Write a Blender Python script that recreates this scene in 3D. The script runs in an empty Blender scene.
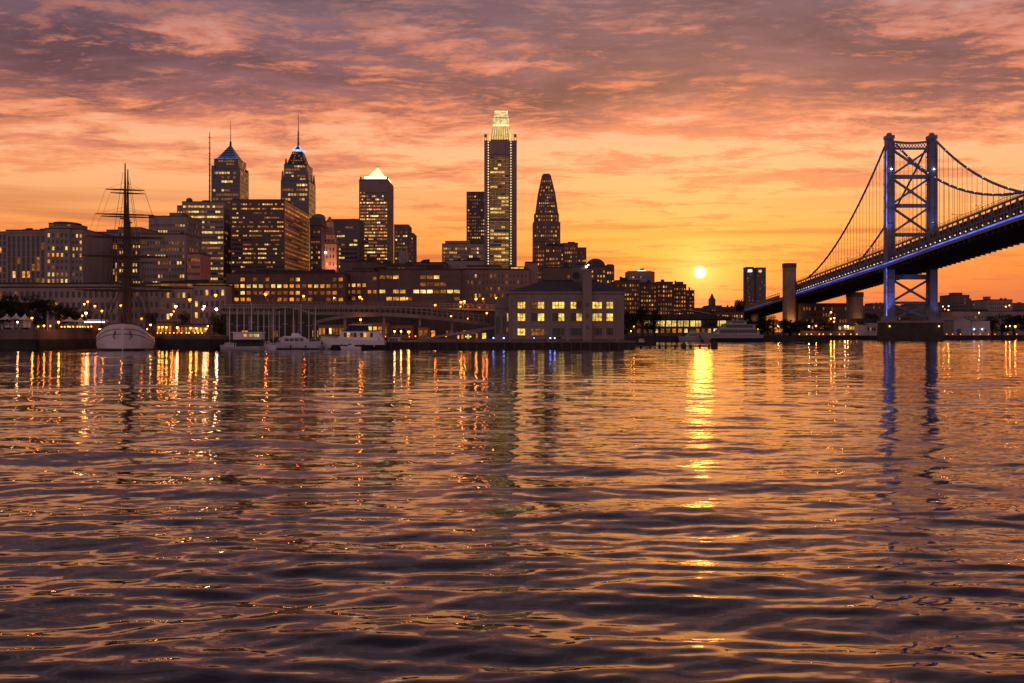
import bpy, math, random
import numpy as np
from mathutils import Vector, Matrix
R = math.radians
rnd = random.Random(7)
S = bpy.context.scene
COL = S.collection

# ------------------------------------------------------------------ camera
F, HZ, CAMZ = 1100.0, 332.0, 4.5          # focal length (px), horizon row, eye height
cam = bpy.data.cameras.new('camera'); camo = bpy.data.objects.new('camera', cam); COL.objects.link(camo)
camo.location = (0, 0, CAMZ); camo.rotation_euler = (R(90), 0, 0)
cam.sensor_width = 36; cam.lens = 36 * F / 1024; cam.shift_y = -(341.5 - HZ) / 1024
cam.clip_start = 0.5; cam.clip_end = 40000
S.camera = camo
S.render.resolution_x, S.render.resolution_y = 1024, 683

# ------------------------------------------------------------------ sky, sun, exposure
SUN_AZ, SUN_EL = math.atan2(700 - 512, F), math.atan2(HZ - 273, F)
SD = Vector((math.sin(SUN_AZ) * math.cos(SUN_EL), math.cos(SUN_AZ) * math.cos(SUN_EL), math.sin(SUN_EL)))
S.view_settings.view_transform = 'Standard'; S.view_settings.look = 'None'
S.view_settings.exposure = 0.0; S.view_settings.gamma = 1.0
sun = bpy.data.lights.new('sun', 'SUN'); sun.energy = 0.0085; sun.angle = R(1.3); sun.color = (1, .26, .03)
suno = bpy.data.objects.new('sun', sun); COL.objects.link(suno)
suno.rotation_euler = SD.to_track_quat('Z', 'Y').to_euler()

class NT:
    """tiny helper for node trees"""
    def __init__(s, tree): s.t = tree; s.n = tree.nodes; s.l = tree.links
    def node(s, ty, **kw):
        n = s.n.new(ty)
        for k, v in kw.items(): setattr(n, k, v)
        return n
    def put(s, sock, v):
        if hasattr(v, 'is_linked') or hasattr(v, 'links'): s.l.new(v, sock)
        else: sock.default_value = v
    def math(s, op, a, b=None, c=None, clamp=False):
        n = s.node('ShaderNodeMath', operation=op, use_clamp=clamp)
        s.put(n.inputs[0], a)
        if b is not None: s.put(n.inputs[1], b)
        if c is not None: s.put(n.inputs[2], c)
        return n.outputs[0]
    def vmath(s, op, a, b=None, scale=None):
        n = s.node('ShaderNodeVectorMath', operation=op)
        s.put(n.inputs[0], a)
        if b is not None: s.put(n.inputs[1], b)
        if scale is not None: s.put(n.inputs['Scale'], scale)
        return n.outputs['Value'] if op in ('DOT_PRODUCT', 'LENGTH') else n.outputs['Vector']
    def xyz(s, x, y, z):
        n = s.node('ShaderNodeCombineXYZ'); s.put(n.inputs[0], x); s.put(n.inputs[1], y); s.put(n.inputs[2], z)
        return n.outputs[0]
    def sep(s, v):
        n = s.node('ShaderNodeSeparateXYZ'); s.put(n.inputs[0], v); return n.outputs
    def noise(s, vec, scale, detail=2, rough=.5, dist=0.0, lac=2.0, color=False):
        n = s.node('ShaderNodeTexNoise')
        s.put(n.inputs['Vector'], vec)
        for k, v in (('Scale', scale), ('Detail', detail), ('Roughness', rough), ('Distortion', dist), ('Lacunarity', lac)):
            s.put(n.inputs[k], v)
        return n.outputs['Color'] if color else n.outputs['Fac']
    def smooth(s, v, a, b, lo=0.0, hi=1.0):
        n = s.node('ShaderNodeMapRange', interpolation_type='SMOOTHSTEP')
        s.put(n.inputs[0], v); s.put(n.inputs[1], a); s.put(n.inputs[2], b); s.put(n.inputs[3], lo); s.put(n.inputs[4], hi)
        return n.outputs[0]
    def mix(s, f, a, b, blend='MIX'):
        n = s.node('ShaderNodeMix', data_type='RGBA', blend_type=blend)
        s.put(n.inputs[0], f)
        s.put(n.inputs[6], a if not isinstance(a, tuple) else (*a, 1)[:4]); s.put(n.inputs[7], b if not isinstance(b, tuple) else (*b, 1)[:4])
        return n.outputs[2]
    def ramp(s, v, stops, interp='LINEAR'):
        n = s.node('ShaderNodeValToRGB'); cr = n.color_ramp; cr.interpolation = interp
        while len(cr.elements) < len(stops): cr.elements.new(0.5)
        for e, (p, c) in zip(cr.elements, stops): e.position = p; e.color = (*c, 1)
        s.put(n.inputs[0], v); return n.outputs[0]

world = bpy.data.worlds.new('World'); S.world = world; world.use_nodes = True
SEED = 21.4
def make_world():
    t = NT(world.node_tree); t.n.clear()
    d = t.vmath('NORMALIZE', t.node('ShaderNodeTexCoord').outputs['Generated'])
    dx, dy, dz = t.sep(d)
    z = t.math('MAXIMUM', dz, 0.0)
    sky = t.node('ShaderNodeTexSky', sky_type='NISHITA', sun_disc=False, sun_elevation=SUN_EL, sun_rotation=SUN_AZ, altitude=10, air_density=1.6, dust_density=3.0)
    cs = t.vmath('DOT_PRODUCT', d, tuple(SD))
    ang = t.math('ARCCOSINE', t.math('MINIMUM', cs, 0.9999999))           # angle from the sun, radians
    # clear air behind the clouds
    clear = t.ramp(t.math('POWER', z, 0.5), [
        (0.00, (.40, .07, .05)), (.17, (.64, .14, .06)), (.25, (.90, .26, .06)), (.30, (.98, .35, .09)), (.345, (.98, .43, .17)),
        (.40, (1.0, .48, .25)), (.455, (.84, .38, .26)), (.50, (.62, .32, .28)), (.54, (.40, .25, .26)), (.68, (.12, .10, .15)), (1.0, (.05, .05, .09))])
    far = t.smooth(cs, -0.35, 0.95, 0.10, 1.0)                              # the half of the sky away from the sunset is dim
    clear = t.mix(1.0, clear, t.xyz(far, far, far), 'MULTIPLY')
    clear = t.mix(t.smooth(cs, -.2, .75, .6, 0.0), clear, (.20, .135, .16))
    wide = t.vmath('LENGTH', t.xyz(t.math('MULTIPLY', t.math('SUBTRACT', t.math('ARCTAN2', dx, dy), SUN_AZ), .42), t.math('SUBTRACT', dz, SD.z), 0))
    g1 = t.math('EXPONENT', t.math('MULTIPLY', wide, -17.0)); g2 = t.math('EXPONENT', t.math('MULTIPLY', ang, -4.2))
    glow = t.mix(1.0, t.mix(g1, (0, 0, 0), (.72, .27, .02)), t.mix(g2, (0, 0, 0), (.16, .045, .0)), 'ADD')
    clear = t.mix(1.0, clear, glow, 'ADD')
    # cloud deck seen in perspective
    inv = t.math('DIVIDE', 1.0, t.math('ADD', z, 0.07))
    px, py = t.math('MULTIPLY', dx, inv), t.math('MULTIPLY', dy, inv)
    P = t.xyz(t.math('ADD', px, t.math('MULTIPLY', py, 0.10)), py, SEED)
    w = t.vmath('SCALE', t.vmath('SUBTRACT', t.noise(P, 1.3, 3, .5, color=True), (.5, .5, .5)), scale=0.34)
    Pw = t.vmath('ADD', P, w)
    PA = t.vmath('MULTIPLY', Pw, (.62, 1.0, 1.0))
    big = t.noise(PA, 1.15, 3, .5)
    fine = t.noise(PA, 5.2, 11, .70, 0.08)
    c = t.math('ADD', t.math('MULTIPLY', big, .46), t.math('MULTIPLY', fine, .54))
    a = t.ramp(z, [(0.0, (.58,)*3), (.07, (.54,)*3), (.12, (.535,)*3), (.16, (.52,)*3), (.195, (.465,)*3), (.245, (.415,)*3), (.30, (.42,)*3), (.5, (.40,)*3)])
    f1 = t.smooth(c, t.math('SUBTRACT', a, .06), t.math('ADD', a, .03))
    f2 = t.smooth(c, t.math('ADD', a, .005), t.math('ADD', a, .085))
    lit = t.ramp(z, [(0.0, (.62, .13, .06)), (.08, (.86, .25, .07)), (.13, (.90, .29, .11)), (.17, (.88, .26, .115)), (.21, (.84, .215, .085)), (.25, (.64, .185, .105)), (.30, (.30, .15, .15)), (.5, (.16, .11, .13))])
    core = t.ramp(z, [(0.0, (.40, .10, .06)), (.10, (.58, .18, .10)), (.14, (.42, .15, .11)), (.175, (.24, .10, .10)), (.21, (.145, .076, .094)), (.25, (.108, .072, .104)), (.30, (.092, .072, .108)), (.42, (.07, .054, .078)), (1, (.035, .032, .05))])
    tex = t.math('ADD', t.math('MULTIPLY', t.noise(t.vmath('ADD', PA, (3.1, 7.7, 0)), 2.3, 6, .6, 0.15), .6), t.math('MULTIPLY', fine, .4))
    core = t.mix(t.smooth(tex, .36, .64), t.mix(1.0, core, (.60, .63, .72), 'MULTIPLY'), t.mix(1.0, core, (2.0, 1.65, 1.5), 'MULTIPLY'))
    PS = t.vmath('ADD', PA, (math.sin(SUN_AZ) * .05, math.cos(SUN_AZ) * .11, 0))                 # a little towards the sun
    c_sun = t.math('ADD', t.math('MULTIPLY', t.noise(PS, 1.15, 3, .5), .46), t.math('MULTIPLY', t.noise(PS, 5.2, 11, .70, 0.08), .54))
    rim = t.smooth(t.math('SUBTRACT', c, c_sun), .012, .125)                                     # sides of the clouds that face the sun
    rim_c = t.ramp(z, [(0.0, (.8, .25, .08)), (.14, (.92, .33, .14)), (.20, (.86, .26, .12)), (.25, (.66, .21, .13)), (.31, (.40, .18, .155)), (.5, (.16, .11, .12))])
    dim = t.smooth(cs, -0.2, 0.9, 0.30, 1.0)
    lit = t.mix(1.0, lit, t.xyz(dim, dim, dim), 'MULTIPLY'); 
    cdim = t.smooth(cs, -0.2, 0.85, 0.72, 1.0)
    core = t.mix(1.0, core, t.xyz(cdim, cdim, cdim), 'MULTIPLY')
    core = t.mix(t.math('MULTIPLY', rim, .60), core, t.mix(1.0, rim_c, t.xyz(dim, dim, dim), 'MULTIPLY'))
    g3 = t.math('EXPONENT', t.math('MULTIPLY', ang, -10.5))
    core = t.mix(1.0, core, t.mix(g3, (0, 0, 0), (.85, .34, .03)), 'ADD')
    col = t.mix(t.math('MULTIPLY', f1, .76), clear, lit)
    col = t.mix(t.math('MULTIPLY', f2, .92), col, core)
    # thin flat bars of cloud low over the city
    B = t.xyz(t.math('MULTIPLY', t.math('ARCTAN2', dx, dy), 2.3), 1.7, t.math('MULTIPLY', z, 44.0))
    bars = t.noise(B, 1.0, 5, .5, .5)
    bm = t.math('MULTIPLY', t.smooth(bars, .53, .68), t.smooth(z, .155, .07))
    bm = t.math('MULTIPLY', bm, t.smooth(z, .0, .03, .35, 1.0))
    bar_c = t.mix(1.0, t.mix(g3, (.50, .135, .055), (.95, .34, .05)), t.xyz(dim, dim, dim), 'MULTIPLY')
    col = t.mix(t.math('MULTIPLY', bm, .8), col, bar_c)
    lb = t.math('MULTIPLY', t.smooth(bars, .44, .30), t.smooth(z, .16, .08))
    col = t.mix(t.math('MULTIPLY', lb, .45), col, t.mix(1.0, col, (1.18, 1.25, 1.4), 'MULTIPLY'))
    # afterglow of the eastern half of the sky, behind the camera
    col = t.mix(1.0, col, t.mix(t.math('MULTIPLY', t.smooth(cs, .45, -.5), t.smooth(z, .85, .35)), (0, 0, 0), (.47, .285, .30)), 'ADD')
    # the sun's own disc
    g0 = t.math('EXPONENT', t.math('MULTIPLY', ang, -62.0)); col = t.mix(1.0, col, t.mix(g0, (0, 0, 0), (.8, .46, .13)), 'ADD')
    disc = t.smooth(ang, R(.37), R(.10)); col = t.mix(disc, col, (3.6, 3.0, 1.9))
    bg = t.node('ShaderNodeBackground'); t.put(bg.inputs[0], col); bg.inputs[1].default_value = 1.0
    bn = t.node('ShaderNodeBackground'); t.put(bn.inputs[0], sky.outputs[0]); bn.inputs[1].default_value = 0.004
    ad = t.node('ShaderNodeAddShader'); t.l.new(bg.outputs[0], ad.inputs[0]); t.l.new(bn.outputs[0], ad.inputs[1])
    o = t.node('ShaderNodeOutputWorld'); t.l.new(ad.outputs[0], o.inputs[0])
make_world()
world.cycles.sampling_method = 'MANUAL'; world.cycles.sample_map_resolution = 1024
S.cycles.use_denoising = True
S.cycles.max_bounces = 6; S.cycles.glossy_bounces = 4; S.cycles.diffuse_bounces = 2
S.cycles.sample_clamp_indirect = 6.0; S.cycles.sample_clamp_direct = 0.0
S.cycles.caustics_reflective = False; S.cycles.caustics_refractive = False

# ------------------------------------------------------------------ helpers
def X(px, Y): return (px - 512.0) / F * Y
def Z(py, Y): return CAMZ + (HZ - py) / F * Y
GZ = 2.4                                                     # level of the city ground

def tag(o, label=None, cat=None, group=None, kind=None):
    if label: o['label'] = label
    if cat: o['category'] = cat
    if group: o['group'] = group
    if kind: o['kind'] = kind
    return o
def empty(name, loc, label=None, cat=None, group=None, rz=0.0):
    o = bpy.data.objects.new(name, None); COL.objects.link(o); o.location = loc; o.rotation_euler = (0, 0, rz)
    o.empty_display_size = 1
    return tag(o, label, cat, group)
def copy_tree(o, parent=None):
    c = o.copy(); COL.objects.link(c)
    if parent is not None: c.parent = parent
    for ch in list(o.children): copy_tree(ch, c)
    return c

class MB:
    """collects shapes for one mesh object"""
    def __init__(s): s.v = []; s.f = []; s.m = []
    def face(s, pts, m=0):
        k = len(s.v); s.v += [tuple(p) for p in pts]; s.f.append(tuple(range(k, k + len(pts)))); s.m.append(m); return s
    def raw(s, vs, fs, m=0):
        k = len(s.v); s.v += [tuple(p) for p in vs]
        for f in fs: s.f.append(tuple(i + k for i in f)); s.m.append(m)
        return s
    def hexa(s, p, m=0):                                     # 8 corners: bottom ring then top ring
        return s.raw(p, [(3, 2, 1, 0), (4, 5, 6, 7), (0, 1, 5, 4), (1, 2, 6, 5), (2, 3, 7, 6), (3, 0, 4, 7)], m)
    def box(s, x0, x1, y0, y1, z0, z1, m=0):
        return s.hexa([(x0, y0, z0), (x1, y0, z0), (x1, y1, z0), (x0, y1, z0), (x0, y0, z1), (x1, y0, z1), (x1, y1, z1), (x0, y1, z1)], m)
    def frustum(s, a, b, z0, z1, m=0):                       # a, b = (x0,x1,y0,y1)
        return s.hexa([(a[0], a[2], z0), (a[1], a[2], z0), (a[1], a[3], z0), (a[0], a[3], z0), (b[0], b[2], z1), (b[1], b[2], z1), (b[1], b[3], z1), (b[0], b[3], z1)], m)
    def beam(s, p, q, w, h, m=0, up=(0, 0, 1)):
        p, q = Vector(p), Vector(q); d = (q - p)
        if d.length < 1e-6: return s
        d.normalize(); up = Vector(up)
        if abs(d.dot(up)) > .99: up = Vector((0, 1, 0))
        sx = d.cross(up).normalized() * (w / 2); sz = sx.cross(d).normalized() * (h / 2)
        return s.hexa([p - sx - sz, p + sx - sz, q + sx - sz, q - sx - sz, p - sx + sz, p + sx + sz, q + sx + sz, q - sx + sz], m)
    def tube(s, pts, r, n=6, m=0, cap=True):
        pts = [Vector(p) for p in pts]; rs = r if isinstance(r, (list, tuple)) else [r] * len(pts)
        k = len(s.v)
        for i, p in enumerate(pts):
            d = (pts[min(i + 1, len(pts) - 1)] - pts[max(i - 1, 0)]).normalized()
            a = Vector((0, 0, 1)) if abs(d.z) < .9 else Vector((1, 0, 0))
            u = d.cross(a).normalized(); w = d.cross(u)
            for j in range(n):
                t = 2 * math.pi * j / n; q = p + (u * math.cos(t) + w * math.sin(t)) * rs[i]; s.v.append(tuple(q))
        for i in range(len(pts) - 1):
            for j in range(n):
                a, b = k + i * n + j, k + i * n + (j + 1) % n
                s.f.append((a, b, b + n, a + n)); s.m.append(m)
        if cap:
            s.f.append(tuple(k + j for j in range(n))[::-1]); s.m.append(m)
            e = k + (len(pts) - 1) * n; s.f.append(tuple(e + j for j in range(n))); s.m.append(m)
        return s
    def lathe(s, prof, c=(0, 0, 0), n=16, m=0):
        k = len(s.v)
        for r, z in prof:
            for j in range(n):
                t = 2 * math.pi * j / n; s.v.append((c[0] + r * math.cos(t), c[1] + r * math.sin(t), c[2] + z))
        for i in range(len(prof) - 1):
            for j in range(n):
                a, b = k + i * n + j, k + i * n + (j + 1) % n
                s.f.append((a, b, b + n, a + n)); s.m.append(m)
        return s
    def ball(s, c, r, m=0, n=8, k=5, sq=1.0):
        return s.lathe([(max(1e-3, r * math.sin(math.pi * i / k)), -r * sq * math.cos(math.pi * i / k)) for i in range(k + 1)], c, n, m)
    def prism(s, poly, z0, z1, m=0):
        n = len(poly); k = len(s.v)
        s.v += [(x, y, z0) for x, y in poly] + [(x, y, z1) for x, y in poly]
        s.f.append(tuple(k + i for i in range(n))[::-1]); s.f.append(tuple(k + n + i for i in range(n))); s.m += [m, m]
        for i in range(n):
            j = (i + 1) % n; s.f.append((k + i, k + j, k + n + j, k + n + i)); s.m.append(m)
        return s
    def mesh(s, name, mats, smooth=False):
        me = bpy.data.meshes.new(name); me.from_pydata(s.v, [], s.f); mats = mats if isinstance(mats, (list, tuple)) else [mats]
        for q in mats: me.materials.append(q)
        if any(s.m): me.polygons.foreach_set('material_index', s.m)
        if smooth: me.polygons.foreach_set('use_smooth', [True] * len(s.f))
        me.update(); return me
    def build(s, name, mats, parent=None, loc=(0, 0, 0), smooth=False):
        o = bpy.data.objects.new(name, s.mesh(name, mats, smooth)); COL.objects.link(o); o.location = loc
        if parent is not None: o.parent = parent
        return o

# ------------------------------------------------------------------ materials
MATS = {}
def mat(name, col=(.3, .3, .3), rough=.8, var=.25, scale=.25, metal=0.0, bump=0.0, streak=False, spec=.4):
    if name in MATS: return MATS[name]
    m = bpy.data.materials.new(name); m.use_nodes = True; t = NT(m.node_tree)
    b = m.node_tree.nodes['Principled BSDF']
    p = t.node('ShaderNodeTexCoord').outputs['Object']
    pv = t.vmath('MULTIPLY', p, (1, 1, .18)) if streak else p
    n = t.noise(pv, scale, 5, .6)
    n2 = t.noise(p, scale * 9, 3, .6)
    f = t.math('ADD', t.math('MULTIPLY', n, .7), t.math('MULTIPLY', n2, .3))
    k = t.smooth(f, .3, .7, 1 - var, 1 + var)
    t.put(b.inputs['Base Color'], t.mix(1.0, (*col, 1), t.xyz(k, k, k), 'MULTIPLY'))
    t.put(b.inputs['Roughness'], t.smooth(n2, .2, .8, max(.03, rough - .1), min(1, rough + .1)))
    b.inputs['Metallic'].default_value = metal; b.inputs['Specular IOR Level'].default_value = spec
    if bump:
        bn = t.node('ShaderNodeBump'); bn.inputs['Strength'].default_value = bump; t.put(bn.inputs['Height'], n2); t.l.new(bn.outputs[0], b.inputs['Normal'])
    MATS[name] = m; return m
def glow(name, col, strength, var=.5, scale=.45, sample=False):
    if name in MATS: return MATS[name]
    m = bpy.data.materials.new(name); m.use_nodes = True; t = NT(m.node_tree); t.n.clear()
    e = t.node('ShaderNodeEmission'); e.inputs[0].default_value = (*col, 1)
    if var:
        pos = t.node('ShaderNodeNewGeometry').outputs['Position']
        ri = t.node('ShaderNodeObjectInfo').outputs['Random']
        n = t.noise(pos, scale, 2, .6); n2 = t.noise(pos, scale * 4.1, 1, .5)
        k = t.math('MULTIPLY', t.smooth(n, .3, .7, 1 - var, 1 + var), t.math('MULTIPLY', t.smooth(n2, .3, .7, 1 - var * .7, 1 + var * .7), t.math('MULTIPLY_ADD', ri, var * 1.2, 1 - var * .6)))
        t.put(e.inputs[1], t.math('MULTIPLY', k, strength))
    else: e.inputs[1].default_value = strength
    o = t.node('ShaderNodeOutputMaterial'); t.l.new(e.outputs[0], o.inputs[0])
    m.cycles.emission_sampling = 'AUTO' if sample else 'NONE'
    MATS[name] = m; return m

glass_dark = mat('dark_glass', (.012, .012, .016), .12, .3, .2, spec=.5)
glass_blue = mat('blue_tower_glass', (.018, .022, .04), .10, .3, .1, spec=.6)
WIN = {
    'warm': glow('lit_window_amber', (1.0, .46, .10), .85),
    'yel': glow('lit_window_yellow', (1.0, .66, .17), .85),
    'org': glow('lit_window_orange', (1.0, .31, .035), .75),
    'pale': glow('lit_window_pale', (1.0, .74, .32), 1.15),
    'dim': glow('lit_window_dim', (1.0, .36, .07), .22, .6),
    'cop': glow('copper_pane_glow', (1.0, .27, .12), .34),
    'dark': glass_dark, 'blue': glass_blue}
WKEYS = list(WIN)
stone = mat('pale_stone', (.27, .215, .20), .85, .22, .12, streak=True)
concrete = mat('concrete', (.26, .21, .20), .85, .25, .15, streak=True)
darkconc = mat('dark_concrete', (.12, .095, .095), .8, .3, .12, streak=True)
brick = mat('red_brick', (.125, .07, .056), .9, .3, .3)
brownst = mat('brown_stone', (.14, .09, .075), .9, .3, .2, streak=True)
copper = mat('copper_side', (.34, .15, .09), .45, .25, .1, spec=.6)
roofdark = mat('roof_felt', (.045, .04, .042), .9, .3, .4)
slate = mat('slate_roof', (.055, .052, .065), .7, .3, .8)
steel_dark = mat('dark_steel', (.03, .03, .036), .6, .3, .5)
bridge_blue = mat('bridge_paint', (.14, .165, .29), .55, .25, .2)
masonry = mat('masonry', (.28, .20, .15), .9, .3, .25, bump=.3)
wood = mat('weathered_wood', (.07, .05, .04), .9, .35, 1.2)
white_paint = mat('white_paint', (.62, .60, .62), .5, .15, .5)
gel_coat = mat('white_gelcoat', (.70, .70, .74), .3, .08, .4, spec=.5)
navy = mat('navy_canvas', (.02, .025, .06), .8, .2, 1)
canvas = mat('white_canvas', (.6, .57, .55), .9, .15, .6)
asphalt = mat('asphalt', (.05, .048, .048), .9, .3, .4)
lampO = glow('sodium_lamp_globe', (1.0, .21, .011), 19.0, 0, sample=True)
lampR = glow('amber_red_lamp_globe', (1.0, .11, .006), 20.0, 0, sample=True)
lampW = glow('white_lamp_globe', (1.0, .50, .17), 11.0, 0, sample=True)
lampP = glow('pinkish_lamp_globe', (1.0, .52, .40), 22.0, 0, sample=True)
lampB = glow('blue_lamp_globe', (.12, .20, 1.0), 14.0, 0, sample=True)
led_blue = glow('blue_led', (.10, .15, 1.0), 2.6, .2, .05)
led_white = glow('cool_led', (.62, .66, 1.0), 4.0, 0)
crownlit = glow('crown_glow', (1.0, .62, .20), .95, .22, .15)  # crowns and cornices emit in place of floodlight falling on them
crownhot = glow('cornice_glow', (1.0, .84, .46), 2.3, .15, .2)
sign_lit = glow('lit_sign_face', (.75, .80, 1.0), 2.2, .1)

# ------------------------------------------------------------------ water
def make_water():
    rg = np.random.default_rng(5)
    YE = 640.0
    y1 = 9.0 * (95.0 / 9.0) ** np.linspace(0, 1, 430, endpoint=False); y = np.concatenate([y1, np.arange(95.0, YE + .1, .72)])
    ny, nx = len(y), 600; tt = np.linspace(-1, 1, nx)
    Yg = np.repeat(y[:, None], nx, 1); Xg = tt[None, :] * (Yg * .60 + 5.0)
    H = np.zeros_like(Yg); dx = np.zeros_like(Yg); dy = np.zeros_like(Yg)
    cell = np.repeat(np.gradient(y)[:, None], nx, 1)
    calm = np.interp(Yg, [18, 45, 130], [1.08, 1.0, .60])
    for i in range(120):
        lam = 0.36 * (8.0 / .36) ** (rg.random() ** 1.18)
        th = rg.normal(0, .42) + (0.12 if lam > 2 else -.1)
        k = 2 * math.pi / lam
        sl = 0.0125 * (lam / 2.0) ** .12 * rg.uniform(.6, 1.3)     # slope of this component
        A = sl / k * calm * (1.45 if lam < 1.3 else 1.0)
        kx, ky = k * math.sin(th), k * math.cos(th)
        fade = np.clip((lam / cell - 2.6) / 2.4, 0, 1)
        grp = .72 + .28 * np.sin(Xg * .045 * rg.uniform(.5, 1.5) + Yg * .06 * rg.uniform(.4, 1.4) + rg.random() * 6.3)
        ph = kx * Xg + ky * Yg + rg.random() * 6.283
        H += A * fade * grp * np.sin(ph)
        if lam > 1.0:
            dx += -.6 * A * fade * (kx / k) * np.cos(ph) ; dy += -.6 * A * fade * (ky / k) * np.cos(ph)
    edge = np.clip((1 - np.abs(tt)) / .04, 0, 1)[None, :] * np.clip((y - 9.0) / .8, 0, 1)[:, None] * np.clip((YE - y) / 30., 0, 1)[:, None]
    V = np.stack([Xg - dx * edge, Yg - dy * edge, H * edge], -1).reshape(-1, 3)
    i = np.arange(ny - 1)[:, None] * nx + np.arange(nx - 1)[None, :]
    Q = np.stack([i, i + 1, i + nx + 1, i + nx], -1).reshape(-1, 4)
    xa, xb = 9 * .6 + 5, YE * .6 + 5.0
    ex = np.array([(-4000, -400, 0), (4000, -400, 0), (4000, 9, 0), (xa, 9, 0), (-xa, 9, 0), (-4000, 9, 0),
                   (4000, YE, 0), (xb, YE, 0), (-xb, YE, 0), (-4000, YE, 0), (4000, 760, 0), (-4000, 760, 0)], float)
    b = len(V); eq = np.array([(0, 1, 3, 4), (1, 2, 3, 3), (0, 4, 5, 5)], int)
    faces = [tuple(q) for q in Q] + [(b, b + 1, b + 2, b + 3, b + 4, b + 5), (b + 3, b + 2, b + 6, b + 7), (b + 5, b + 4, b + 8, b + 9), (b + 9, b + 8, b + 7, b + 6, b + 10, b + 11)]
    me = bpy.data.meshes.new('river'); me.from_pydata(np.vstack([V, ex]).tolist(), [], faces)
    me.polygons.foreach_set('use_smooth', [True] * len(faces)); me.update()
    m = bpy.data.materials.new('river_water'); m.use_nodes = True; t = NT(m.node_tree); bs = m.node_tree.nodes['Principled BSDF']
    bs.inputs['Base Color'].default_value = (.010, .010, .016, 1); bs.inputs['Roughness'].default_value = .02
    bs.inputs['IOR'].default_value = 1.48; bs.inputs['Specular IOR Level'].default_value = .5
    g = t.node('ShaderNodeNewGeometry'); P = g.outputs['Position']; N = g.outputs['Normal']
    def nz(sx, sy, detail, w):
        c = t.noise(t.vmath('MULTIPLY', P, (sx, sy, 1)), 1.0, detail, .55, .3, color=True)
        return t.vmath('MULTIPLY', t.vmath('SUBTRACT', c, (.5, .5, .5)), w)
    yy = t.vmath('LENGTH', t.vmath('MULTIPLY', P, (1, 1, 0)))
    far = t.smooth(yy, 60, 260)
    rip = nz(2.4, 6.5, 3, (.05, .19, 0))                               # small wind ripples everywhere
    chop = t.vmath('SCALE', nz(.30, 1.2, 4, (.03, .12, 0)), scale=far)     # waves too far off to be modelled one by one
    mid = t.vmath('SCALE', nz(.75, 2.4, 3, (.04, .14, 0)), scale=t.smooth(yy, 14, 55))    # short waves between the two
    patch = t.smooth(t.noise(t.vmath('MULTIPLY', P, (.012, .035, 1)), 1.0, 3, .5), .35, .65, .55, 1.25)   # wind lanes
    pert = t.vmath('SCALE', t.vmath('ADD', mid, t.vmath('ADD', rip, chop)), scale=patch)
    nn = t.vmath('NORMALIZE', t.vmath('ADD', N, pert))
    t.l.new(nn, bs.inputs['Normal'])
    me.materials.append(m)
    o = bpy.data.objects.new('river', me); COL.objects.link(o); tag(o, kind='structure')
make_water()

# ------------------------------------------------------------------ ground and banks
def make_ground():
    b = MB()
    edges = [(-4000, -124, 287), (-124, -92, 342), (-92, -78.5, 287), (-78.5, -31, 303), (-31, 56, 430), (56, 150, 522), (150, 4000, 642)]
    for x0, x1, y in edges: b.face([(x0, y, GZ), (x1, y, GZ), (x1, 1000, GZ), (x0, 1000, GZ)])
    b.face([(-14000, 1000, GZ), (14000, 1000, GZ), (14000, 24000, GZ), (-14000, 24000, GZ)])
    tag(b.build('ground', asphalt), kind='structure')
    q = MB()
    for x0, x1, y in edges: q.box(x0, x1, y - .9, y - .05, -2, GZ + (.1 if x0 > 100 else .25))
    for x, y0, y1 in ((-124, 287.1, 341), (-92, 287.1, 341), (-78.5, 287.1, 302), (56, 430.1, 521), (150, 522.1, 641)): q.box(x - .45, x + .45, y0, y1, -2, GZ + .15)
    tag(q.build('river_bank', mat('wet_quay_stone', (.035, .03, .03), .9, .4, .3, bump=.3)), kind='structure')
    p = MB()                                                    # raised promenade left of the ship and behind the marina
    p.box(-600, -125, 290, 520, GZ + .05, 5.2); p.box(-91.4, -79.2, 288.5, 345, GZ + .05, 3.5)
    tag(p.build('promenade', mat('promenade_stone', (.16, .12, .11), .9, .35, .25, streak=True)), kind='structure')
    h = MB()
    for (x0, x1, y, zt, n) in ((900, 2600, 2600, 62, 34), (-2600, -700, 3000, 55, 30)):
        pts = [(x0 + (x1 - x0) * i / n, zt * (.72 + .28 * math.sin(i * .9) * math.sin(i * .37 + 1))) for i in range(n + 1)]
        for i in range(n):
            (xa, za), (xb, zb) = pts[i], pts[i + 1]
            h.hexa([(xa, y, GZ), (xb, y, GZ), (xb, y + 900, GZ), (xa, y + 900, GZ), (xa, y + 300, za), (xb, y + 300, zb), (xb, y + 600, zb), (xa, y + 600, za)])
    tag(h.build('hills', mat('hill_scrub', (.05, .045, .04), 1, .3, .01), smooth=False), kind='structure')
make_ground()

# ------------------------------------------------------------------ buildings
def fac(rows, cols, ww=.6, wh=.55, p=.3, pal=('warm',), run=0.0, mx=.04, z0=.04, z1=.97, dim=.25, dark='dark', rec=.25):
    return dict(rows=rows, cols=cols, ww=ww, wh=wh, p=p, pal=pal, run=run, mx=mx, z0=z0, z1=z1, dim=dim, dark=dark, rec=rec)

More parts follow.
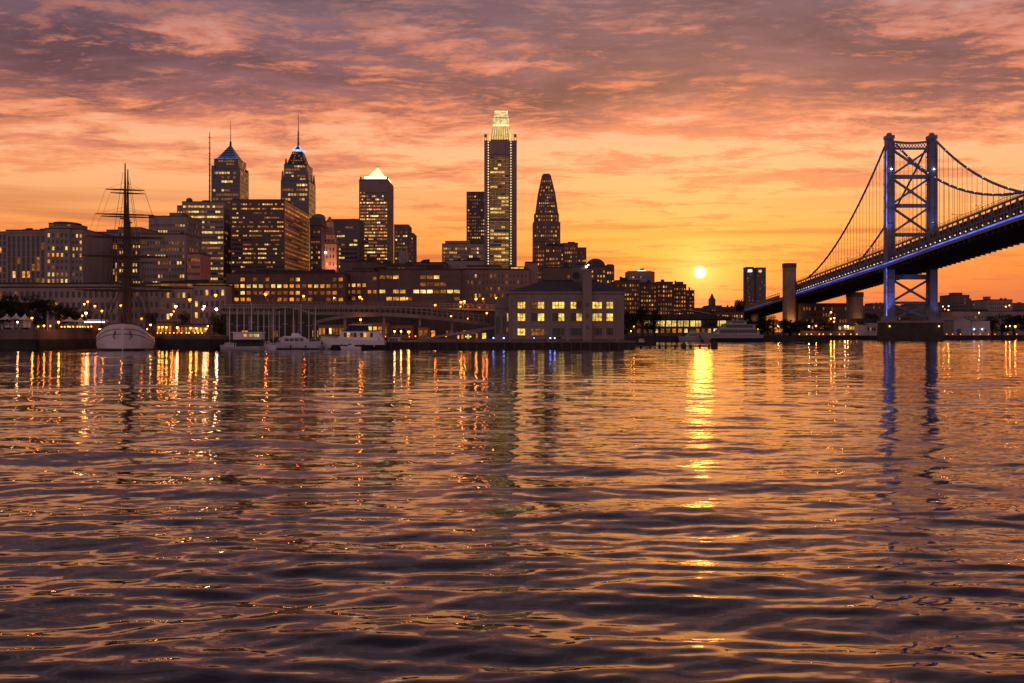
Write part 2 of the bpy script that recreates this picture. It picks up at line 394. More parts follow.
class Bld:
    CAP = 100
    def __init__(s, name, label, px0, px1, Y, cat='building', group=None, zb=GZ, depth=40, wallmat=concrete, roofmat=roofdark, rz=0.0):
        s.Y, s.zb, s.depth = Y, zb, depth
        s.X0 = X((px0 + px1) / 2, Y); s.root = empty(name, (s.X0, Y, zb), label, cat, group, rz)
        s.wall, s.roof, s.panes = MB(), MB(), []; s.wallmat, s.roofmat = wallmat, roofmat
        s.rng = random.Random(hash(label) % 9999 if False else sum(ord(c) * (i + 3) for i, c in enumerate(label)))
    def x(s, px): return X(px, s.Y) - s.X0
    def z(s, py): return Z(py, s.Y) - s.zb
    def lits(s, sp):
        out = []
        for r in range(sp['rows']):
            rp = min(1, sp['p'] * s.rng.choice((.35, .7, 1, 1, 1.4, 1.9))); st = None; row = []
            for c in range(sp['cols']):
                if st is None or s.rng.random() > sp['run']:
                    q = s.rng.random()
                    st = s.rng.choice(sp['pal']) if q < rp else ('dim' if q < rp + sp['dim'] else sp['dark'])
                row.append(st)
            out.append(row)
        return out
    def face(s, o, u, w, h, sp):
        """wall from corner o along unit u (outside to the right of u), with window openings"""
        o, u = Vector(o), Vector(u); n = Vector((u.y, -u.x, 0)); up = Vector((0, 0, 1))
        P = lambda a, b, d=0.0: o + u * a + up * b - n * d
        if not sp: s.wall.face([P(0, 0), P(w, 0), P(w, h), P(0, h)]); return
        if sp['rows'] > 10: sp = dict(sp, wh=sp['wh'] * .82)
        C, Rw = sp['cols'], sp['rows']; m = sp['mx'] * w; cw = (w - 2 * m) / C; zb, zt = sp['z0'] * h, sp['z1'] * h; rh = (zt - zb) / Rw
        xs, zs = [0.0], [0.0]
        for c in range(C): a = m + c * cw + cw * (1 - sp['ww']) / 2; xs += [a, a + cw * sp['ww']]
        for r in range(Rw): a = zb + r * rh + rh * (1 - sp['wh']) / 2; zs += [a, a + rh * sp['wh']]
        xs.append(w); zs.append(h)
        for j in range(len(zs) - 1):                          # whole bands between window rows, piers between windows
            if j % 2 == 0: s.wall.face([P(0, zs[j]), P(w, zs[j]), P(w, zs[j + 1]), P(0, zs[j + 1])])
            else:
                for i in range(0, len(xs) - 1, 2): s.wall.face([P(xs[i], zs[j]), P(xs[i + 1], zs[j]), P(xs[i + 1], zs[j + 1]), P(xs[i], zs[j + 1])])
        d = sp['rec']; L = s.lits(sp); rz = math.atan2(u.y, u.x); size = (round(cw * sp['ww'], 3), round(rh * sp['wh'], 3))
        for r in range(Rw):
            for c in range(C):
                a0, a1, b0, b1 = xs[2 * c + 1], xs[2 * c + 2], zs[2 * r + 1], zs[2 * r + 2]
                s.wall.face([P(a0, b0), P(a1, b0), P(a1, b0, d), P(a0, b0, d)]); s.wall.face([P(a0, b1, d), P(a1, b1, d), P(a1, b1), P(a0, b1)])
                s.wall.face([P(a0, b0, d), P(a0, b1, d), P(a0, b1), P(a0, b0)]); s.wall.face([P(a1, b0), P(a1, b1), P(a1, b1, d), P(a1, b0, d)])
                s.panes.append((P((a0 + a1) / 2, (b0 + b1) / 2, d), rz, size, L[r][c]))
    def block(s, x0, x1, y0, y1, z0, z1, front=None, right=None, left=None, back=None, cap=.6, over=.15, roof=True):
        h = z1 - z0
        s.face((x0, y0, z0), (1, 0, 0), x1 - x0, h, front); s.face((x1, y0, z0), (0, 1, 0), y1 - y0, h, right)
        s.face((x1, y1, z0), (-1, 0, 0), x1 - x0, h, back); s.face((x0, y1, z0), (0, -1, 0), y1 - y0, h, left)
        if roof: s.roof.box(x0 - over, x1 + over, y0 - over, y1 + over, z1, z1 + cap)
    def slope(s, a, b, z0, z1, sp, sides=('f',), mat_i=0):
        """frustum shaft between rings a and b (x0,x1,y0,y1) with panes set on the sloping faces"""
        s.wall.frustum(a, b, z0, z1)
        rings = {'f': ((a[0], a[2]), (a[1], a[2]), (b[1], b[2]), (b[0], b[2])), 'r': ((a[1], a[2]), (a[1], a[3]), (b[1], b[3]), (b[1], b[2])), 'l': ((a[0], a[3]), (a[0], a[2]), (b[0], b[2]), (b[0], b[3]))}
        for sd in sides:
            q = [Vector((*xy, zz)) for xy, zz in zip(rings[sd], (z0, z0, z1, z1))]
            nrm = (q[1] - q[0]).cross(q[3] - q[0]).normalized() * .08; L = s.lits(sp)
            bil = lambda u, v: (q[0] * (1 - u) + q[1] * u) * (1 - v) + (q[3] * (1 - u) + q[2] * u) * v
            C, Rw = sp['cols'], sp['rows']
            for r in range(Rw):
                for c in range(C):
                    u0 = sp['mx'] + (1 - 2 * sp['mx']) * (c + .5 - sp['ww'] / 2) / C; u1 = u0 + (1 - 2 * sp['mx']) * sp['ww'] / C
                    v0 = sp['z0'] + (sp['z1'] - sp['z0']) * (r + .5 - sp['wh'] / 2) / Rw; v1 = v0 + (sp['z1'] - sp['z0']) * sp['wh'] / Rw
                    s.panes.append(([bil(u0, v0) + nrm, bil(u1, v0) + nrm, bil(u1, v1) + nrm, bil(u0, v1) + nrm], None, None, L[r][c]))
    def part(s, name, mb, m, smooth=False): return mb.build(name, m, s.root, smooth=smooth)
    def done(s):
        s.wall.build('wall', s.wallmat, s.root)
        if s.roof.f: s.roof.build('roof', s.roofmat, s.root)
        s.rng.shuffle(s.panes)
        s.panes.sort(key=lambda p: p[3] in ('dark', 'blue', 'dim'))
        cache = {}; rest = MB()
        for i, (c, rz, size, k) in enumerate(s.panes):
            if rz is None:
                if i < s.CAP:
                    ctr = sum(c, Vector()) / 4; MB().face([p - ctr for p in c]).build('window', WIN[k], s.root, ctr)
                else: rest.face(c, WKEYS.index(k))
                continue
            w, h = size; u = Vector((math.cos(rz), math.sin(rz), 0)) * (w / 2); up = Vector((0, 0, h / 2))
            if i < s.CAP:
                key = (size, k)
                if key not in cache: cache[key] = MB().face([(-w / 2, 0, -h / 2), (w / 2, 0, -h / 2), (w / 2, 0, h / 2), (-w / 2, 0, h / 2)]).mesh('window', WIN[k])
                o = bpy.data.objects.new('window', cache[key]); COL.objects.link(o); o.location = c; o.rotation_euler = (0, 0, rz); o.parent = s.root
            else: rest.face([c - u - up, c + u - up, c + u + up, c - u + up], WKEYS.index(k))
        if rest.f: tag(rest.build('window', [WIN[k] for k in WKEYS], s.root), kind='stuff')
        return s.root
    def rooftop(s, n, x0, x1, y0, y1, z, hmax=4):
        for i in range(n):
            w = s.rng.uniform(.06, .2) * (x1 - x0); cx = s.rng.uniform(x0 + w, x1 - w); h = s.rng.uniform(.4, 1) * hmax; cy = s.rng.uniform(y0 + 1, y0 + (y1 - y0) * .5)
            MB().box(cx - w / 2, cx + w / 2, cy, cy + w * .8, z + .6, z + .6 + h).build('roof_plant', roofdark, s.root)

def simple(name, label, px0, px1, top, Y, depth=30, wallmat=concrete, front=None, right=None, left=None, plant=2, ph=3.5, group=None, zb=GZ, cat='building', finish=True):
    b = Bld(name, label, px0, px1, Y, cat, group, zb, depth, wallmat)
    b.block(b.x(px0), b.x(px1), 0, depth, 0, b.z(top), front, right, left)
    if plant: b.rooftop(plant, b.x(px0), b.x(px1), 0, depth, b.z(top), ph)
    return b.done() if finish else b

# ================================================================== the skyline
def city_far():
    # ---- glass tower with a blue pyramid roof
    b = Bld('glass_tower', 'dark glass skyscraper topped by a blue pyramid roof and a short spire', 211, 240, 1500, 'skyscraper', 'downtown skyscrapers', depth=50, wallmat=mat('tower_mullions', (.06, .062, .085), .35, .3, .05, spec=.6))
    x, z = b.x, b.z; f = fac(26, 9, .8, .6, .16, ('warm', 'warm', 'pale'), .55, .05, .30, .99, .22, 'blue'); r = fac(26, 10, .7, .6, .06, ('warm',), .3, .06, .30, .99, .12, 'blue')
    b.block(x(211.2), x(240), 0, 50, 0, z(169), f, r); b.block(x(213.5), x(238), 2.5, 47, z(169) + .6, z(158.8), fac(3, 8, .8, .6, .1, ('warm',), .5, .05, .02, .97, .2, 'blue'), fac(3, 9, .7, .6, .05, ('warm',), .3, .06, .02, .97, .1, 'blue'))
    for px in (211.6, 236.5):
        b.wall.box(x(px), x(px + 3.2), -.8, 6, z(178), z(165.5)); b.wall.box(x(px), x(px + 3.2), 44, 50.8, z(178), z(165.5))
    xa, xc, xd = x(215.5), x(225.9), x(236.2)
    p = MB(); p.frustum((xa, xd, 5, 45), (xc - .8, xc + .8, 24.2, 25.8), z(158.8) + .7, z(142.2)); pr = b.part('pyramid_roof', p, mat('pyramid_glass', (.05, .09, .16), .22, .25, .2, spec=.7))
    q = MB()
    for i in range(1, 6):
        t = i / 6.0; w = (1 - t); zz = z(158.8) + .7 + (z(142.2) - z(158.8)) * t
        q.box(xc - (xc - xa) * w - .15, xc + (xd - xc) * w + .15, 25 - 20 * w - .15, 25 - 20 * w + .25, zz - .25, zz + .25)
    q.box(xa - .5, xd + .5, 4.2, 4.7, z(158.8) + .9, z(158.8) + 2.0)
    q.build('light_band', led_blue_soft, pr)
    b.part('spire', MB().tube([(xc, 25, z(142.5)), (xc, 25, z(138.5)), (xc, 25, z(138)), (xc, 25, z(117.5))], [1.6, 1.3, .55, .2], 6), steel_dark)
    b.done()
    # ---- stepped tower with tall spire
    b = Bld('spired_tower', 'dark stepped skyscraper with blue lit crown and the tallest needle spire', 280.7, 309, 1480, 'skyscraper', 'downtown skyscrapers', depth=50, wallmat=MATS['tower_mullions'])
    x, z = b.x, b.z; cx = x(294.7)
    b.block(x(280.7), x(309), 0, 50, 0, z(181), fac(22, 9, .75, .55, .2, ('warm', 'warm', 'pale'), .5, .05, .3, .99, .25, 'blue'), fac(22, 10, .7, .55, .1, ('warm',), .3, .06, .3, .99, .15, 'blue'))
    b.block(x(283.4), x(306.4), 3.5, 46.5, z(181) + .6, z(164), fac(5, 7, .75, .55, .12, ('warm',), .4, .05, .02, .98, .25, 'blue'), fac(5, 8, .7, .55, .06, ('warm',), .3, .06, .02, .98, .15, 'blue'))
    sp = fac(5, 5, .6, .5, .14, ('warm', 'dim'), .3, .1, .04, .9, .3, 'blue')
    b.slope((x(285.5), x(304.3), 6.5, 43.5), (x(290.3), x(299.6), 17, 33), z(164), z(148.5), sp, ('f', 'r'))
    for px in (280.9, 306.2):
        for yy in (-.6, 44.5):
            b.wall.frustum((x(px), x(px + 2.8), yy, yy + 6), (x(px + .9), x(px + 1.9), yy + 2, yy + 4), z(184), z(170.5))
    for px in (284, 303.5): b.wall.frustum((x(px), x(px + 2.4), 3, 8), (x(px + .7), x(px + 1.7), 4.6, 6.4), z(166), z(158))
    c = MB(); c.frustum((x(290.6), x(299.4), 17.6, 32.4), (cx - 1.2, cx + 1.2, 24, 26), z(148.5), z(142.5)); cr = b.part('crown', c, MATS['pyramid_glass'])
    q = MB(); q.box(x(290.2), x(299.8), 16.4, 16.9, z(149.4), z(147.3)); q.box(x(299.8), x(299.8) + .5, 16.9, 33, z(149.4), z(147.3))
    for t in (-1, 1): q.beam((cx + t * 5.4, 17.4, z(147.6)), (cx + t * 1.2, 23.8, z(142.8)), .8, .8)
    q.build('light_band', led_sky, cr)
    b.part('spire', MB().tube([(cx, 25, z(143)), (cx, 25, z(138)), (cx, 25, z(128)), (cx, 25, z(127.8)), (cx, 25, z(110))], [1.7, 1.1, .95, .6, .3], 6), mat('spire_paint', (.14, .09, .08), .7, .2, .3))
    b.done()
    # ---- dark block behind the tallest tower
    b = simple('office_tower', 'plain dark slab tower rising just behind the tallest tower, scattered window lights', 466.5, 486, 192, 1560, 40, darkconc, fac(26, 8, .6, .5, .22, ('warm', 'dim'), .3, .05, .35, .98, .25), plant=1, ph=3, cat='skyscraper', group='downtown skyscrapers')
    # ---- the tallest tower
    b = Bld('tall_tower', 'tallest skyscraper with glowing white and gold crown and two columns of dotted lights', 484.2, 517, 1450, 'skyscraper', 'downtown skyscrapers', depth=43, wallmat=mat('tower_granite', (.22, .16, .145), .6, .2, .1, streak=True))
    x, z = b.x, b.z; d = 43
    gl = fac(34, 5, .92, .62, .26, ('warm', 'warm', 'yel'), .5, .03, .30, .995, .62)
    b.block(x(489.6), x(509.4), -1.2, d, 0, z(155), gl)
    b.block(x(484.2), x(489.6), 0, d, 0, z(141), fac(36, 2, .35, .5, .03, ('dim',), 0, .1, .3, .98, .1), None, fac(30, 8, .5, .5, .05, ('dim',), 0, .1, .3, .98, .1))
    b.block(x(509.4), x(516.8), 0, d, 0, z(141), fac(36, 2, .35, .5, .03, ('dim',), 0, .1, .3, .98, .1), fac(30, 8, .5, .5, .05, ('dim',), 0, .1, .3, .98, .1))
    b.block(x(489.6), x(509.4), -.6, d, z(155) + .6, z(140), None)
    dots = MB()
    for px in (488.3, 510.9):
        for i in range(47):
            zz = z(141) - (i + .5) * (z(141) - z(265)) / 47; dots.box(x(px) - .62, x(px) + .62, -.5, .3, zz - .72, zz + .72)
    tag(dots.build('accent_light', glow('accent_light', (1.0, .74, .42), 1.5, .25), b.root), kind='stuff')
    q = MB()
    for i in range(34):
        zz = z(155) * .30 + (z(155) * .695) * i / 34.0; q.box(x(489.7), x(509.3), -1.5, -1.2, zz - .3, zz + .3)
    b.part('glowing_spandrel', q, glow('glowing_spandrel', (1.0, .70, .38), .26, .4, .06))  # spandrels emit weakly in place of light falling on the wall
    cr = MB(); cr.frustum((x(490.6), x(511.4), 3, d - 3), (x(493.2), x(508.9), 6, d - 6), z(140) + .6, z(124.6)); c = b.part('crown', cr, crownlit)
    tp = MB(); tp.box(x(493.2), x(508.9), 6, d - 6, z(124.6), z(117.2)).box(x(494), x(508.1), 7, d - 7, z(117.2), z(115.9)); tp.frustum((x(493.5), x(508.6), 6.4, d - 6.4), (x(494.8), x(507.4), 8, d - 8), z(115.9), z(110.6))
    tp.build('upper_crown', glow('upper_crown_glow', (1.0, .72, .32), 0.85, .35, .3), c)  # upper crown's floodlight is put in as emission
    fr = MB()
    for i in range(9):
        t = i / 8.0; fr.beam((x(490.8 + 20.4 * t), 2.7, z(140) + .6), (x(493.3 + 15.5 * t), 5.7, z(124.8)), .55, .5, up=(0, 1, 0))
    fr.build('mullion', mat('crown_mullion', (.10, .07, .05), .6, .1), c)
    hb = MB(); hb.box(x(492.9), x(509.2), 5.6, d - 5.6, z(125.2), z(124)); hb.box(x(494.6), x(507.6), 7.8, d - 7.8, z(110.6), z(109.8)); hb.build('lit_cornice', crownhot, c)
    MB().box(x(493.1), x(509), 5.8, 6.3, z(117.4), z(116.6)).build('band', b.wallmat, c)
    for px in (485.6, 515.2):
        b.part('corner_pavilion', MB().box(x(px) - 1.7, x(px) + 1.7, .4, 4, z(141) + .6, z(134)), b.wallmat)
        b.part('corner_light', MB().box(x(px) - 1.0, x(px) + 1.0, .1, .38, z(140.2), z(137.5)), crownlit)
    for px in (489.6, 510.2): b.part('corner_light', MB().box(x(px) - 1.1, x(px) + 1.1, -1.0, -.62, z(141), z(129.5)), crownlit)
    b.part('antenna', MB().tube([(x(500.4), d / 2, z(110)), (x(500.4), d / 2, z(105.5))], [.5, .2], 5), steel_dark)
    b.done()
    # ---- tapering tower
    b = Bld('tapered_tower', 'brown skyscraper tapering to a narrow flat top with many small window lights', 533, 560.4, 1350, 'skyscraper', 'downtown skyscrapers', depth=34, wallmat=mat('tower_brown', (.15, .095, .085), .7, .2, .1))
    x, z = b.x, b.z
    b.block(x(533), x(560.4), 0, 34, 0, z(222), fac(15, 12, .5, .5, .30, ('warm', 'org', 'dim', 'dim'), .3, .05, .42, .97, .25), None, None, roof=False)
    b.block(x(534.4), x(559), 1, 33, z(222), z(214), fac(2, 9, .5, .5, .35, ('warm', 'org'), .3, .05, .04, .97, .25))
    b.slope((x(535.3), x(558.4), 2, 32), (x(538.2), x(555.4), 6, 28), z(214) + .6, z(192), fac(7, 8, .5, .5, .40, ('warm', 'org', 'dim', 'dim'), .25, .1, .03, .97, .2), ('f', 'l'))
    b.slope((x(538.2), x(555.4), 6, 28), (x(542.2), x(551.2), 11, 23), z(192), z(174), fac(4, 5, .5, .5, .30, ('warm', 'org', 'dim'), .25, .1, .03, .75, .2), ('f', 'l'))
    b.part('parapet', MB().frustum((x(542.3), x(551.1), 11.2, 22.8), (x(543.8), x(549.6), 13, 21), z(174) + .01, z(172)), b.wallmat)
    b.done()
    # ---- tower with white lit pyramid
    b = Bld('office_tower', 'square office tower topped by a brightly floodlit white pyramid', 359, 388, 1300, 'skyscraper', 'downtown skyscrapers', depth=62, wallmat=mat('tower_beige', (.20, .15, .135), .75, .2, .1, streak=True))
    x, z = b.x, b.z
    b.block(x(359), x(388), 0, 62, 0, z(180.5), fac(26, 16, .82, .52, .36, ('warm', 'warm', 'pale', 'org'), .40, .03, .37, .93, .4), fac(26, 18, .45, .5, .05, ('dim', 'warm'), .2, .05, .37, .97, .15))
    b.block(x(359.4), x(387.6), .8, 61, z(180.5) + .6, z(178.9), None, roof=False)
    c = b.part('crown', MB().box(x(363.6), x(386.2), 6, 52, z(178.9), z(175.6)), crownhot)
    MB().frustum((x(366.6), x(383.6), 10, 48), (x(374.9) - .6, x(374.9) + .6, 28.4, 29.6), z(175.6), z(164)).build('pyramid', glow('pyramid_glow', (1.0, .78, .40), 1.5, .15, .1), c)  # emission stands in for floodlighting on the pyramid
    b.part('mast', MB().tube([(x(374.9), 29, z(164.3)), (x(374.9), 29, z(161.8))], .35, 5), steel_dark)
    for px in (360.5, 387): b.part('roof_plant', MB().box(x(px) - .8, x(px) + .8, 2, 5, z(178.9), z(176.4)), darkconc)
    b.done()
    # ---- its neighbours
    b = Bld('office_block', 'stepped dark tower right beside the white pyramid tower', 394, 408.5, 1200, 'skyscraper', 'downtown skyscrapers', depth=40, wallmat=darkconc); x, z = b.x, b.z
    b.block(x(394), x(408.5), 0, 40, 0, z(225), fac(16, 5, .6, .5, .3, ('warm', 'dim', 'pale'), .2, .06, .40, .95, .25)); b.block(x(408.5), x(413.6), 0, 40, 0, z(233.5), fac(15, 2, .4, .6, .08, ('warm',), 0, .1, .4, .97, .2), fac(14, 8, .5, .5, .05, ('dim',), 0, .1, .4, .97, .2))
    b.done()
    simple('office_block', 'short plain grey annex with blank walls at the foot of the stepped dark tower', 399, 408, 251, 1150, 20, concrete, None, plant=0)
    simple('office_block', 'black glass office block with yellow striped windows left of the white pyramid tower', 331, 359, 219.5, 1220, 45, darkconc, fac(15, 6, .85, .5, .38, ('yel', 'yel', 'warm'), .4, .05, .38, .95, .2), plant=2, ph=2, cat='skyscraper', group='downtown skyscrapers')
    b = Bld('office_block', 'mid-rise grey office block with ribbon windows under the tallest tower', 442, 484, 1100, depth=40, wallmat=concrete); x, z = b.x, b.z
    b.block(x(442), x(484), 0, 40, 0, z(244), fac(8, 20, .7, .5, .32, ('warm', 'dim', 'pale'), .35, .03, .62, .97, .25)); b.block(x(445), x(470), 4, 34, z(244) + .6, z(241), None); b.rooftop(3, x(446), x(484), 4, 30, z(244), 2.5)
    b.done()
    # ---- broadcast mast
    o = MB(); Y = 1250; xx = X(209.7, Y)
    z0, z1 = Z(208, Y), Z(132, Y)
    o.tube([(0, 0, GZ), (0, 0, z0), (0, 0, z1 - 30), (0, 0, z1)], [1.0, .9, .7, .35], 6)
    a = empty('antenna_mast', (xx, Y, 0), 'thin lattice broadcast mast standing left of the pyramid roofed glass tower', 'antenna mast')
    o.build('mast', steel_dark, a)
    g = MB()
    for i in range(14): zz = z0 + (z1 - z0) * i / 14; g.box(-1.1, 1.1, -1.1, 1.1, zz, zz + .35)
    g.build('platform', steel_dark, a)

lampW_small = glow('small_white_light', (1, .85, .75), 14, 0)
led_blue_soft = glow('blue_roof_light', (.16, .30, .85), .50, .3, .2)
led_sky = glow('sky_blue_light', (.40, .55, 1.0), 1.3, .2, .1)
city_far()

def city_mid():
    # ---- yellow lit office with satellite dome
    b = Bld('office_block', 'office tower with bright yellow ribbon windows and a round rooftop dome', 182, 224, 950, depth=40, wallmat=concrete); x, z = b.x, b.z
    b.block(x(182), x(224), 0, 40, 0, z(202), fac(15, 15, .9, .48, .50, ('yel', 'yel', 'yel', 'warm'), .42, .02, .40, .985, .3), fac(13, 9, .45, .5, .12, ('warm', 'dim'), .2, .05, .4, .97, .2))
    b.block(x(175.6), x(182), 4, 36, 0, z(205.5), fac(13, 2, .6, .5, .3, ('warm', 'dim'), .2, .05, .4, .97, .2))
    b.part('radome', MB().ball((x(185.3), 12, z(199.5)), 3.0, n=12, k=8), darkconc, True); b.part('plinth', MB().box(x(183), x(188), 9, 15, z(202), z(200.6)), darkconc)
    b.rooftop(3, x(190), x(222), 3, 34, z(202), 2.5); b.done()
    # ---- big dark block
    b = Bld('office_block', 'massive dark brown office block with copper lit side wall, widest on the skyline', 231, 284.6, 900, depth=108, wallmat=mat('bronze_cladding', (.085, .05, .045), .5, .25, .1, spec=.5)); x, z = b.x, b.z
    b.block(x(231), x(284.6), 0, 108, 0, z(200), fac(17, 24, .82, .40, .25, ('warm', 'warm', 'org', 'yel'), .42, .02, .42, .985, .22))
    b.done_side = None
    o = b.root
    # the side wall's copper tone and glowing panes stand in for reflected light
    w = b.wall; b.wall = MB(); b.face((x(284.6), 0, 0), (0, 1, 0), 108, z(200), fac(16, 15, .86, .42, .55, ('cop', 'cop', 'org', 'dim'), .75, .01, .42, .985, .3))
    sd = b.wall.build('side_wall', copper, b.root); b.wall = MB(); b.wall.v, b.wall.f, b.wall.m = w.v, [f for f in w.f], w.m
    keep = [i for i, f in enumerate(b.wall.f) if not all(abs(b.wall.v[k][0] - x(284.6)) < .01 for k in f)]
    b.wall.f = [b.wall.f[i] for i in keep]; b.wall.m = [0] * len(keep)
    b.rooftop(4, x(235), x(280), 3, 60, z(200), 2); b.done()
    # ---- left group
    b = Bld('office_block', 'grey office block with a few bright windows, stepped top behind the tall ship', 148.7, 186.5, 800, depth=40, wallmat=concrete); x, z = b.x, b.z
    b.block(x(148.7), x(186.5), 0, 40, 0, z(216.5), fac(11, 14, .62, .45, .28, ('warm', 'yel'), .55, .04, .40, .95, .2), fac(11, 8, .4, .5, .1, ('warm',), 0, .05, .4, .97, .2))
    b.block(x(166), x(178), 8, 25, z(216.5) + .6, z(212.5), None); b.rooftop(2, x(150), x(164), 5, 30, z(216.5), 2.5); b.done()
    simple('office_block', 'lower pale block with paired lit windows in front of the grey stepped block', 140, 186, 234.5, 720, 36, stone, fac(8, 16, .6, .48, .30, ('warm', 'yel', 'dim'), .45, .03, .42, .95, .2), fac(8, 6, .5, .5, .1, ('warm',), 0, .05, .4, .97, .2), plant=3, ph=2.5)
    simple('office_block', 'small pinkish lit block between the pale block and the yellow windowed office', 187.5, 200.5, 254, 700, 24, mat('pink_render', (.45, .20, .15), .8, .2, .2), fac(6, 4, .85, .4, .55, ('cop', 'cop', 'org'), .6, .03, .45, .97, .3), plant=1, ph=1.5)
    b = Bld('courthouse', 'long pale building with tall vertical stone piers and a raised capped penthouse', 0, 81, 690, depth=60, wallmat=stone); x, z = b.x, b.z
    pf = fac(7, 8, .60, .93, .10, ('warm', 'org'), .1, .02, .48, .95, .22)
    b.block(x(-14), x(6), 2, 55, 0, z(232), fac(8, 4, .62, .78, .1, ('warm',), .1, .02, .48, .985, .2)); b.block(x(6), x(46), 0, 60, 0, z(230.5), pf)
    b.block(x(46), x(71), -1.5, 50, 0, z(229), fac(8, 5, .5, .55, .45, ('warm', 'yel', 'org'), .4, .06, .48, .97, .2)); b.block(x(71), x(83), 0, 60, 0, z(229.5), fac(8, 3, .5, .5, .3, ('warm',), .3, .05, .48, .97, .2))
    b.block(x(46), x(69), 4, 30, z(229) + .6, z(223), fac(1, 6, .7, .5, .3, ('dim', 'org'), .3, .05, .45, .95, .4)); b.part('penthouse_cap', MB().prism([(x(58) + 7.8 * math.cos(i * math.pi / 8) * 1.0, 15 + 12 * math.sin(i * math.pi / 8)) for i in range(16)], z(223) + .65, z(221)), darkconc)
    b.part('cornice', MB().box(x(6) - .4, x(46) - .05, -.5, -.02, z(233), z(231)), stone)
    b.rooftop(4, x(8), x(44), 4, 40, z(230.5), 2); b.done()
    b = Bld('courthouse', 'pale long wing with close set vertical windows directly behind the ship masts', 83, 140, 740, depth=50, wallmat=stone); x, z = b.x, b.z
    b.block(x(83), x(118), 0, 50, 0, z(232.5), fac(8, 14, .5, .85, .16, ('warm', 'org'), .3, .02, .46, .96, .25)); b.block(x(118), x(141), 0, 50, 0, z(228), fac(9, 8, .55, .5, .25, ('warm', 'yel'), .3, .03, .46, .97, .2)); b.block(x(101), x(116), 10, 30, z(232.5) + .6, z(229), None)
    b.done()
    # ---- domed grey column and floodlit ornate tower
    b = Bld('office_block', 'narrow grey tower with rounded bluish cap beside the pink floodlit tower', 310, 322, 980, depth=28, wallmat=darkconc); x, z = b.x, b.z
    b.block(x(310), x(321), 0, 28, 0, z(226), fac(12, 4, .6, .5, .14, ('warm', 'dim'), .1, .06, .4, .97, .3)); b.block(x(309.6), x(322), -.8, 29, z(226) + .6, z(219), None)
    b.part('cap', MB().lathe([(6.6, 0), (6.4, 2.2), (5.2, 3.9), (2.8, 5.0), (.05, 5.5)], (x(316), 12, z(219) + .5), 16), mat('patina_cap', (.12, .15, .19), .4, .2, .4), True); b.done()
    b = Bld('ornate_tower', 'slender ornate stone tower floodlit pink from below, stepped to a narrow lantern', 320.5, 336.5, 1000, depth=16, wallmat=mat('terracotta', (.50, .27, .19), .8, .18, .35)); x, z = b.x, b.z
    tl = fac(5, 3, .3, .6, .0, ('dim',), 0, .1, .3, .97, .15)
    b.block(x(320.5), x(336.5), 0, 15, 0, z(244), fac(7, 4, .32, .5, .05, ('warm',), 0, .08, .42, .98, .1), fac(7, 4, .32, .5, .05, ('warm',), 0, .08, .42, .98, .1))
    b.block(x(322.4), x(334.6), 1.8, 13.2, z(244) + .6, z(234.5), fac(2, 3, .3, .6, .0, ('dim',), 0, .1, .05, .95, .1))
    b.block(x(325), x(332), 4.2, 10.8, z(234.5) + .6, z(221), fac(3, 2, .34, .62, .0, ('dim',), 0, .1, .05, .95, .1))
    b.part('lantern', MB().frustum((x(325.4), x(331.6), 4.6, 10.4), (x(328.2), x(328.8), 7.2, 7.8), z(221) + .6, z(215.5)), b.wallmat)
    for px in (321, 334.4):
        for yy in (.3, 12.6): b.part('pinnacle', MB().frustum((x(px), x(px) + 1.6, yy, yy + 1.6), (x(px) + .6, x(px) + 1.0, yy + .6, yy + 1.0), z(244) + .6, z(238.5)), b.wallmat)
    b.part('light', MB().ball((x(325.6), -.6, z(252.4)), .8), lampW_small)
    for px, e in ((322, 1.0), (335, 1.0)):
        l = bpy.data.lights.new('floodlight', 'SPOT'); l.energy = 52000 * e; l.color = (1, .44, .28); l.spot_size = R(75); l.spot_blend = .7; l.shadow_soft_size = .8
        lo = bpy.data.objects.new('floodlight', l); COL.objects.link(lo); lo.parent = b.root; lo.location = (x(px), -17, z(282))
        lo.rotation_euler = (Vector((x(328), 4, z(238))) - Vector(lo.location)).to_track_quat('-Z', 'Y').to_euler()
    b.done()
    # ---- mid right
    b = Bld('apartment_block', 'wide brown apartment block with ragged roofline under the tapering tower', 533.5, 586.5, 860, depth=40, wallmat=brownst); x, z = b.x, b.z
    for (p0, p1, tp, y0, c) in ((533.5, 545, 242, 0, 6), (545, 564, 246, .6, 10), (564, 578, 243.5, 0, 7), (578, 586.5, 248, .8, 4)):
        b.block(x(p0), x(p1), y0, 40, 0, z(tp), fac(9, c, .45, .45, .34, ('warm', 'org', 'dim'), .2, .05, .55, .97, .25))
    b.rooftop(7, x(535), x(585), 2, 30, z(246), 3.2); b.done()
    b = Bld('domed_building', 'dark brown building with a big rounded dome roof right of the wide apartment block', 587, 614.5, 760, depth=30, wallmat=brownst); x, z = b.x, b.z
    b.block(x(587), x(606.5), 0, 30, 0, z(267), fac(6, 6, .45, .45, .3, ('warm', 'org'), .1, .05, .55, .97, .25)); b.block(x(606.5), x(614.5), 1, 28, 0, z(265.8), fac(6, 3, .5, .5, .4, ('warm', 'yel'), .1, .05, .55, .93, .2), None, None)
    b.part('dome', MB().lathe([(7.0, 0), (6.8, 1.6), (5.9, 3.4), (4.2, 5.0), (2.0, 5.9), (.05, 6.2)], (x(597), 13, z(267) + .6), 20), slate, True); b.part('cap', MB().box(x(608), x(613.5), 3, 10, z(265.8) + .6, z(263.9)), slate)
    b.part('light', MB().ball((x(588.3), -.5, z(265)), .45), lampW_small); b.done()
    b = Bld('office_block', 'small distant block with a lit white rooftop sign and reddish end wall', 628.3, 651.5, 1400, depth=40, wallmat=concrete); x, z = b.x, b.z
